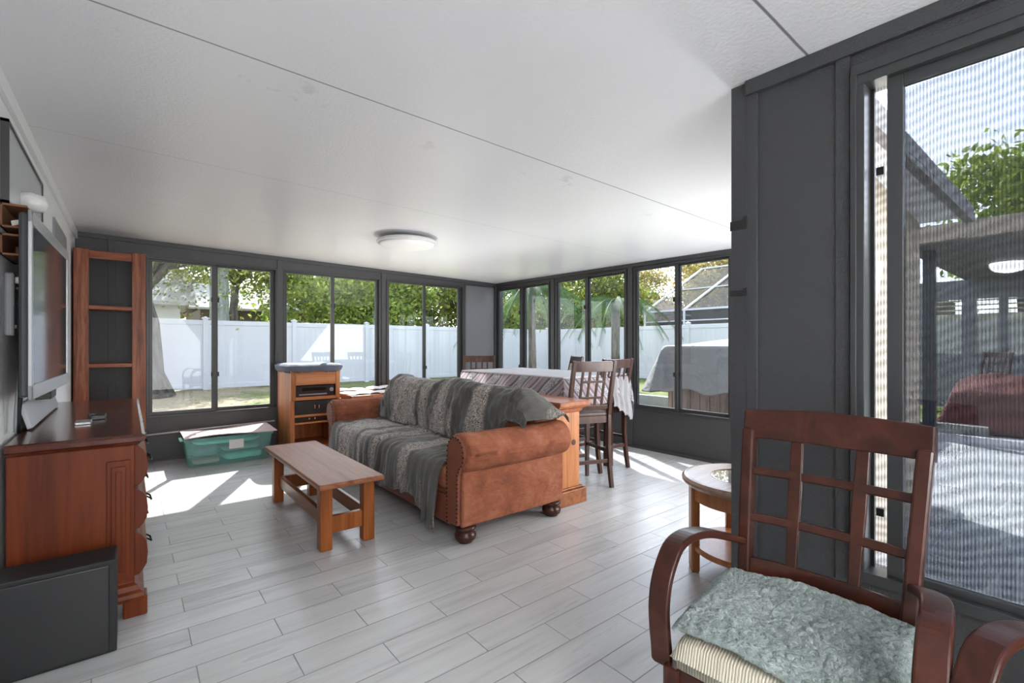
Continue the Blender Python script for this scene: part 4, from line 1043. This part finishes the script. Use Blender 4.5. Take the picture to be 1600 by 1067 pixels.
# mat: folded chenille bath mat, modelled in armchair space
random.seed(3)
def matf(u, v):
    # u across Y (+ = left as seen), v front->back
    x = -.205+.345*v; y = .222-.462*u
    y += .03*(v-.5)
    edge = min(u, 1-u, v, 1-v)
    z = .534+.035*v**1.6+.008*math.sin(u*7+v*4)
    over = 0; z -= over*.6
    if abs(y) > .195: z -= (abs(y)-.195)*.8
    q = noise.noise(Vector((x*120, y*120, 3)))*.5+noise.noise(Vector((x*60, y*60, 9)))*.5
    z += .011*q*(1 if edge > .02 else .3)+.006*fbm(x*10, y*10, 2)
    pass
    return (x, y, z)
m = MB(); m.grid(matf, 230, 220)
o = m.build('bath_mat', 'rug', smooth=True, solid=.012, loc=(0, 0, .5)); tag(o, 'sage green chenille bath mat spread over the armchair seat', 'mat')
o.matrix_world = Matrix.Translation((1.228, .446, 0)) @ Matrix.Rotation(R(4.5), 4, 'Z') @ Matrix.Translation((0, 0, .5))

# ================================================================== OUTSIDE
GZ = -.10
structure(MB().box(-60, 90, -60, 90, GZ-.3, GZ).build('ground', 'grass'))
o = structure(MB().box(XN+T+.02, XR+.13, -9, .72, GZ, -.03).box(XR+.13, 8.15, -9, 5.2, GZ, -.03).build('patio_slab', 'concrete'))
o = structure(MB().box(8.6, 8.8, .9, 9, GZ, .14).box(4.9, 8.8, 6.6, 6.8, GZ, .14).build('garden_curb', 'curb'))
# fence: each section is its own thing
def fence_section(p0, p1, h, label):
    p0 = Vector(p0); p1 = Vector(p1); d = (p1-p0); L = d.length; d.normalize(); a = math.atan2(d.y, d.x)
    t = thing('fence_section', label, 'fence', (0, 0, 0), 'white vinyl fence sections')
    m = MB(); m.box(.06, L-.06, -.012, .012, .08, h-.16)
    for k in range(1, int(L/.17)): m.box(k*.17-.003, k*.17+.003, -.016, .016, .1, h-.16)
    m.build('panel', 'vinyl', t)
    MB().box(.06, L-.06, -.03, .03, h-.16, h-.02).build('top_rail', 'vinyl', t, bevel=.006); MB().box(.06, L-.06, -.03, .03, .04, .18).build('bottom_rail', 'vinyl', t, bevel=.006)
    MB().box(-.065, .065, -.065, .065, 0, h+.02).build('post', 'vinyl', t, bevel=.006)
    MB().lathe([(.11, h+.02), (.11, h+.04), (.01, h+.09)], (0, 0, 0), 4).build('post_cap', 'vinyl', t)
    t.location = (p0.x, p0.y, GZ); t.rotation_euler.z = a
    return t
f0 = None; FL = 2.44
spots = []
x = -3.1
while x < 15.5: spots.append(((x, 16.5), 0, 'back')); x += FL
y = 16.5
while y > -3.5: spots.append(((15.5, y), -90, 'side')); y -= FL
f0 = fence_section((0, 0, 0), (FL, 0, 0), 2.07, '')
order = 0
BL = ['seen between the tree trunk and the shed', 'under the near oak branches, by the trunk', 'behind the first window mullion', 'behind the second window', 'under the bright hedge trees', 'seen through the middle back window', 'seen through the third back window', 'next to the far fence corner']
SL = ['starting at the far fence corner', 'beside the palm fronds', 'behind the palm trunk', 'seen through the middle side window', 'below the pool cage edge', 'behind the tarp covered tub', 'right of the tarp covered tub', 'near the neighbour porch', 'last before the porch']
bi = si = 0
for (p, a, w_) in spots:
    o = f0 if order == 0 else copy_tree(f0); order += 1
    o.location = (p[0], p[1], GZ); o.rotation_euler.z = R(a)
    if w_ == 'back': o['label'] = 'white vinyl fence section of the back run, ' + BL[min(bi, len(BL)-1)]; bi += 1
    else: o['label'] = 'white vinyl fence section of the side run, ' + SL[min(si, len(SL)-1)]; si += 1

def crown_pts(rng, c, rad, n, clumps, cs):
    out = []
    for _ in range(clumps):
        d = rng.normal(size=3); d /= np.linalg.norm(d); q = np.array(c)+d*np.array(rad)*(.45+.55*rng.random())
        out.append(q+rng.normal(size=(n//clumps, 3))*cs*np.array([1, 1, .7]))
    return np.concatenate(out)
def tree(name, label, x, y, h, crown_z, rad, n, mat, tr=.18, seed=1, size=.09, clumps=40, lean=(0, 0), group=None, z_base=GZ, bark='bark', cs=.45):
    rng = np.random.default_rng(seed); random.seed(seed)
    t = thing(name, label, 'tree', (x, y, z_base), group)
    top = Vector((x+lean[0], y+lean[1], crown_z))
    pts = [Vector((x, y, z_base)).lerp(top, k/6)+Vector((math.sin(k*1.3+seed)*.06*k/3, math.cos(k+seed)*.06*k/3, 0)) for k in range(7)]
    m = MB(); m.tube(pts, [tr*1.7, tr*1.1, tr, tr*.95, tr*.85, tr*.7, tr*.5], 12)
    m.build('trunk', bark, t, smooth=True)
    cps = []
    for k in range(clumps):
        d = rng.normal(size=3); d /= np.linalg.norm(d); cps.append(np.array([top.x, top.y, crown_z+rad[2]*.3])+d*np.array(rad)*(.45+.55*rng.random()))
    m = MB()
    for q in cps[:max(8, clumps//2)]:
        st = pts[random.choice((4, 5, 6))]; q = Vector(q); mid = st.lerp(q, .5)+Vector((0, 0, .25)); q2 = st.lerp(q, .9)
        m.tube([st, mid+Vector(rng.normal(size=3)*.12), q2+Vector(rng.normal(size=3)*.1), q], [tr*.32, tr*.22, tr*.12, .01], 5)
    m.build('branches', bark, t, smooth=True)
    P_ = np.concatenate([q+rng.normal(size=(n//clumps, 3))*cs*np.array([1, 1, .7]) for q in cps])
    leafmesh('foliage', mat, P_, size, t, seed, aspect=.45)
    return t
# near oak by the fence, its boughs hanging across the first window
tree('oak_tree', 'large oak with flared trunk inside the fence, boughs across the first window', .42, 15.0, 6, 3.6, (4.2, 3.0, 1.6), 15000, 'leaf', .34, 11, .05, 70, (-.3, -.3), cs=.55)
spec = [(3.0, 19.5, 5.1, (2.6, 1.5, 1.8), 'leaf'), (6.0, 19.6, 3.2, (2.4, 1.5, 1.7), 'leaf2'), (8.6, 19.3, 3.0, (2.2, 1.5, 1.7), 'leaf2'), (11.5, 20.5, 3.4, (2.6, 2, 1.8), 'leaf'), (15.0, 20.5, 3.2, (2.6, 2, 2), 'leaf'),
        (18.6, 17.5, 3.4, (2.2, 2.4, 2), 'leaf'), (18.2, 15.6, 3.3, (2, 2.4, 1.9), 'leaf'), (27.0, 15.0, 4.8, (2, 2.2, 2), 'leaf3'), (30.5, 22.0, 4.8, (2.2, 2, 1.9), 'leaf3'), (32.5, 16.5, 5.4, (3, 3, 2.6), 'leaf3'), (29, 11.0, 5.4, (3, 3, 2.6), 'leaf'), (-3.5, 25.5, 3.8, (2.4, 2, 2.2), 'leaf'), (9.5, 27, 4.5, (4, 3, 3), 'leaf'), (1, 33, 5, (5, 3, 3.4), 'leaf')]
tl = ['dull green tree behind the back fence above the brown house', 'bright green tree behind the fence in the second window, left', 'bright yellow-green tree behind the fence in the second window, right', 'green tree behind the fence in the third window', 'green tree beyond the far fence corner', 'dark tree behind the side fence next to the corner', 'dark green tree behind the palm fronds', 'yellowing tree left of the pool cage', 'sparse yellowing tree by the tan neighbour house', 'tall yellowing tree behind the pool cage', 'tall green tree at the right behind the pool cage', 'green tree left of the pale shed', 'large tree far behind the bright hedge', 'large tree far behind the pale shed']
for i, (x, y, sz, lb) in enumerate(((16.9, 18.4, 1.5, 'dense shrub behind the far fence corner'), (17.4, 15.9, 1.6, 'dense shrub behind the side fence beyond the palm trunk'), (18.0, 20.6, 2.4, 'tall dense shrub filling the view beyond the fence corner'), (14.2, 18.2, 1.4, 'dense shrub behind the back fence in the third window'))):
    tree('shrub', lb, x, y, 3, 1.3+sz*.4, (1.3, 1.3, sz*.75), 8000, 'leaf', .06, 60+i, .09, 30, group='shrubs behind the fence', cs=.4)
for i, (x, y, cz, rad, mt) in enumerate(spec):
    tree('garden_tree', tl[i], x, y, 5, cz-.2, (rad[0]*1.1, rad[1]*1.1, rad[2]*1.15), 9000, mt, .14, 20+i, .10 if i < 9 else .14, 46, group='trees beyond the fence')
# pale palm trunk behind the fence
t = thing('palm_tree', 'pale ringed palm trunk standing behind the back fence by the shed', 'tree', (2.4, 18.6, GZ))
m = MB(); m.tube([(2.4, 18.6, GZ+.3*k) for k in range(20)], [.30-.003*k+.012*(k % 2) for k in range(20)], 14); m.build('trunk', 'bark_pale', t, smooth=True)
def fronds(parent, c, n, L, seed, droop=1.0):
    rng = random.Random(seed)
    for k in range(n):
        a = 2*PI*k/n+rng.uniform(-.2, .2); up = rng.uniform(.1, .8); m = MB(); ln = L*rng.uniform(.8, 1.1)
        sp = []
        for j in range(12):
            q = j/11; sp.append(Vector((c[0]+math.cos(a)*ln*q*.9, c[1]+math.sin(a)*ln*q*.9, c[2]+up*ln*q*.6-droop*ln*q*q*.75)))
        m.tube(sp, [.012*(1-j/14) for j in range(12)], 4)
        sd = Vector((-math.sin(a), math.cos(a), 0))
        for j in range(1, 60):
            q = j/60; i0 = min(10, int(q*11)); p = sp[i0].lerp(sp[i0+1], q*11-i0); wl_ = .32*math.sin(min(1, q*1.3+.15)*PI*.9)+.06
            for s in (-1, 1):
                tip = p+sd*s*wl_*.6+(sp[i0+1]-sp[i0]).normalized()*wl_*.35+Vector((0, 0, -wl_*.75)); b = (sp[i0+1]-sp[i0]).normalized()*.013
                vs_ = [m.bm.verts.new(v) for v in (p-b, p+b, tip)]; m.bm.faces.new(vs_)
        m.build('frond', 'palm', parent)
fronds(t, (2.4, 18.6, GZ+5.7), 12, 1.8, 5)
t = thing('palm_tree', 'slender palm on the lawn whose fronds hang before the side fence', 'tree', (8.3, 9.4, GZ))
MB().tube([(8.3, 9.4, GZ), (8.32, 9.42, 1), (8.28, 9.4, 2.0), (8.3, 9.4, 2.75)], [.13, .10, .09, .1], 12).build('trunk', 'bark', t, smooth=True)
fronds(t, (8.3, 9.4, 2.75), 16, 2.1, 8, 1.15)
t = thing('palm_tree', 'short bushy palm between the second and third side windows', 'tree', (11.5, 9.2, GZ))
MB().tube([(11.5, 9.2, GZ), (11.5, 9.22, 1), (11.5, 9.2, 2.6)], [.15, .13, .13], 12).build('trunk', 'bark', t, smooth=True)
fronds(t, (11.5, 9.2, 2.6), 14, 2.0, 15, 1.1)
# shed
t = thing('garden_shed', 'pale sided shed with gable roof behind the back fence', 'shed', (-.4, 20.4, GZ))
m = MB(); m.box(-2.6, 1.35, 19.0, 22, GZ, 2.55)
for k in range(14): m.box(-2.62, 1.37, 18.985, 19.0, GZ+.19*k, GZ+.19*k+.02)
m.build('wall', 'siding', t)
MB().prism([(18.6, 2.5), (20.5, 3.75), (22.4, 2.5), (22.4, 2.62), (20.5, 3.9), (18.6, 2.62)], 'X', -3.0, 1.75).build('roof', 'roof_pale', t)
t = thing('neighbour_house', 'low brown house far behind the back fence', 'house', (8, 29, GZ))
MB().box(2.6, 13, 26, 33, GZ, 2.9).build('wall', 'brown_wall', t); MB().prism([(25.4, 2.85), (29.5, 4.3), (33.6, 2.85), (33.6, 2.95), (29.5, 4.45), (25.4, 2.95)], 'X', 2.1, 13.5).build('roof', 'roof_pale', t)
m = MB(); [m.box(x, x+1.2, 25.98, 26, 1.2, 2.3) for x in (5, 8, 11)]; m.build('window', 'frame_dark', t)
t = thing('neighbour_house', 'tan house with brown roof behind the side fence, left of the pool cage', 'house', (26, 18.8, GZ))
MB().box(23, 29, 16.6, 21, GZ, 2.7).build('wall', 'tan_wall', t); MB().prism([(16, 2.5), (18.8, 4.1), (21.6, 2.5), (21.6, 2.65), (18.8, 4.3), (16, 2.65)], 'X', 22.5, 29.5).build('roof', 'roof_brown', t)
# pool cage
MATS['cage_mesh'] = None
s = NT('cage_screen'); s.b.inputs['Base Color'].default_value = srgb('#4a4d50'); s.b.inputs['Alpha'].default_value = .45; s.rough(.9); MATS['cage_mesh'] = s.m
t = thing('pool_cage', 'screened pool cage with white frame behind the side fence', 'pool cage', (20.5, 9.5, GZ))
Y0 = 4.6
m = MB(); A = [(18.6, Y0+8.6), (18.6, Y0+6.6), (18.6, Y0+4.6), (18.6, Y0+2.6), (18.6, Y0+.6)]
for x, y in A: m.box(x-.04, x+.04, y-.04, y+.04, GZ, 2.75)
m.box(18.57, 18.63, Y0+.6, Y0+8.6, 2.7, 2.78); m.box(18.57, 18.63, Y0+.6, Y0+8.6, 2.25, 2.30)
for x, y in A: m.beam((18.6, y, 2.75), (21.5, y-1.2, 4.9), .07, .07)
m.beam((21.5, Y0+7.4, 4.9), (21.5, Y0-.6, 4.9), .07, .07); m.beam((18.6, Y0+8.6, 2.75), (22.5, Y0+8.6, 2.75), .07, .07); m.beam((20, Y0+8.0, 3.79), (20, Y0, 3.79), .05, .05)
m.build('cage_frame', 'vinyl', t)
m = MB(); m.box(18.61, 18.615, Y0+.6, Y0+8.6, GZ, 2.7)
vs_ = [m.bm.verts.new(p) for p in ((18.62, Y0+8.6, 2.74), (18.62, Y0+.6, 2.74), (21.5, Y0-.6, 4.86), (21.5, Y0+7.4, 4.86))]; m.bm.faces.new(vs_); m.build('screen_panel', 'cage_mesh', t)
MB().box(23.5, 30, 4.2, 14.5, GZ, 3.2).build('house_wall', 'brown_wall', t)
# tarp covered tub on the patio
t = thing('hot_tub', 'square hot tub with redwood skirt standing on the patio', 'hot tub', (8.0, 3.6, -.03))
m = MB(); m.box(6.9, 8.5, 2.4, 4.45, -.03, 1.18); m.build('skirt', 'tub_wood', t)
m = MB(); [m.box(6.88, 6.9, 2.45+.16*k, 2.47+.16*k, 0, 1.15) for k in range(13)]; m.build('slats', 'tub_wood', t)
def tarpf(u, v):
    a = (2*u-1)*1.75; b = (2*v-1)*1.95; W_, H_ = .84, 1.06
    ox = max(0, abs(a)-W_); oy = max(0, abs(b)-H_); o_ = math.hypot(ox, oy); sx = 1 if a > 0 else -1; sy = 1 if b > 0 else -1
    px = 7.7+sx*min(abs(a), W_); py = 3.42+sy*min(abs(b), H_)
    z = 1.20+.14*max(0, 1-abs(a)/W_)*max(0, 1-abs(b)/H_)**.5
    if o_ > 0:
        dx, dy = ox*sx/o_, oy*sy/o_; o_ = min(o_, .75); per = (px+py)*5
        fl = .03+.10*o_+.05*math.sin(per)*o_+.35*o_*(ox > 0 and oy > 0); px += dx*fl; py += dy*fl; z -= o_*(.95+.05*math.sin(per*1.7))
    return (px, py, z)
o = MB().grid(tarpf, 70, 70).build('tarp', 'tarp', smooth=True, solid=.004, loc=(7.7, 3.42, 1.1)); tag(o, 'grey tarp draped over the hot tub on the patio', 'tarp')
# neighbouring porch seen through the screened window
t = thing('porch', 'covered porch of the house across the patio, behind the screened window', 'porch', (9.5, -.5, GZ))
MB().box(8.3, 12.6, -5.5, 1.5, GZ, .02).build('porch_floor', 'concrete', t)
MB().box(8.2, 8.3, -5.5, 1.5, GZ, .06).build('kerb', 'white_paint', t)
MB().prism([(7.7, 2.62), (7.7, 2.50), (7.75, 2.46), (12.8, 2.46), (12.8, 3.3), (12.0, 3.3)], 'Y', -5.8, 1.62).build('roof', 'gutter', t)
MB().box(7.6, 7.7, -5.8, 1.62, 2.46, 2.66).build('fascia', 'stucco', t)
m = MB(); wins = [(1.66, 2.2), (1.157, 1.46), (.5, 1.04), (-.3, .2), (-1.6, -.6)]
m.box(12.5, 12.6, -5.5, 2.4, 0, 1.04).box(12.5, 12.6, -5.5, 2.4, 2.09, 2.46); prev = 2.4
for a, b in wins: m.box(12.5, 12.6, b, prev, 1.04, 2.09); prev = a
m.box(12.5, 12.6, -5.5, prev, 1.04, 2.09); m.build('rear_wall', 'dark_room', t)
for a, b in wins:
    m = MB(); [m.box(12.52, 12.54, a, b, 1.06+.09*k, 1.085+.09*k) for k in range(12)]; m.box(12.5, 12.55, a, b, 1.72, 1.76); m.build('blind', 'blind', t)
for y in (1.42, -2.0, -5.2): MB().box(8.26, 8.38, y-.06, y+.06, .02, 2.46).build('post', 'panel', t)
o = MB().lathe([(.21, 2.46), (.21, 2.40), (.16, 2.34), (.05, 2.31), (.001, 2.308)], (10.4, .86, 0), 24).build('porch_lamp', 'white_plastic', smooth=True, loc=(10.4, .86, 2.46)); tag(o, 'white bowl lamp under the porch ceiling across the patio', 'lamp')
emi = NT('lit_lamp_glass'); emi.b.inputs['Emission Color'].default_value = (1, .97, .9, 1); emi.b.inputs['Emission Strength'].default_value = 3; o.data.materials[0] = emi.m
c = copy_tree(c0); c['label'] = 'dark slat-back chair on the porch across the patio'; del c['group']; c.location = (10.6, 1.15, .02); c.rotation_euler.z = R(60)
def redf(u, v):
    a = 2*u-1; b = 2*v-1; r_ = max(abs(a), abs(b))
    return (9.3+a*.55, .85+b*.62, .02+.5*(1-max(0, r_-.7)/.3*.95)+.3*max(0, 1-abs(a)*1.2)*(1-abs(b)**2) + .03*fbm(a*3, b*3))
o = MB().grid(redf, 40, 40).build('covered_sofa', 'red_cloth', smooth=True, solid=.01, loc=(9.3, .85, .02)); tag(o, 'lump of porch furniture under a faded red cover', 'sofa')
# house eave running along the return wall
o = structure(MB().box(XN+.24, XR+.14, .57, .618, 2.10, 2.21).build('eave_fascia', 'gutter'))
tree('garden_tree', 'leafy green tree rising above the porch roof', 19.5, 1.3, 5, 4.6, (2.2, 1.8, 1.6), 6000, 'leaf2', .15, 77, .12, 36, group='trees beyond the fence')
for o in D.objects:
    if o.type == 'MESH' and not o.parent and o.get('label') is None and o.get('kind') is None: print('UNLABELLED', o.name)
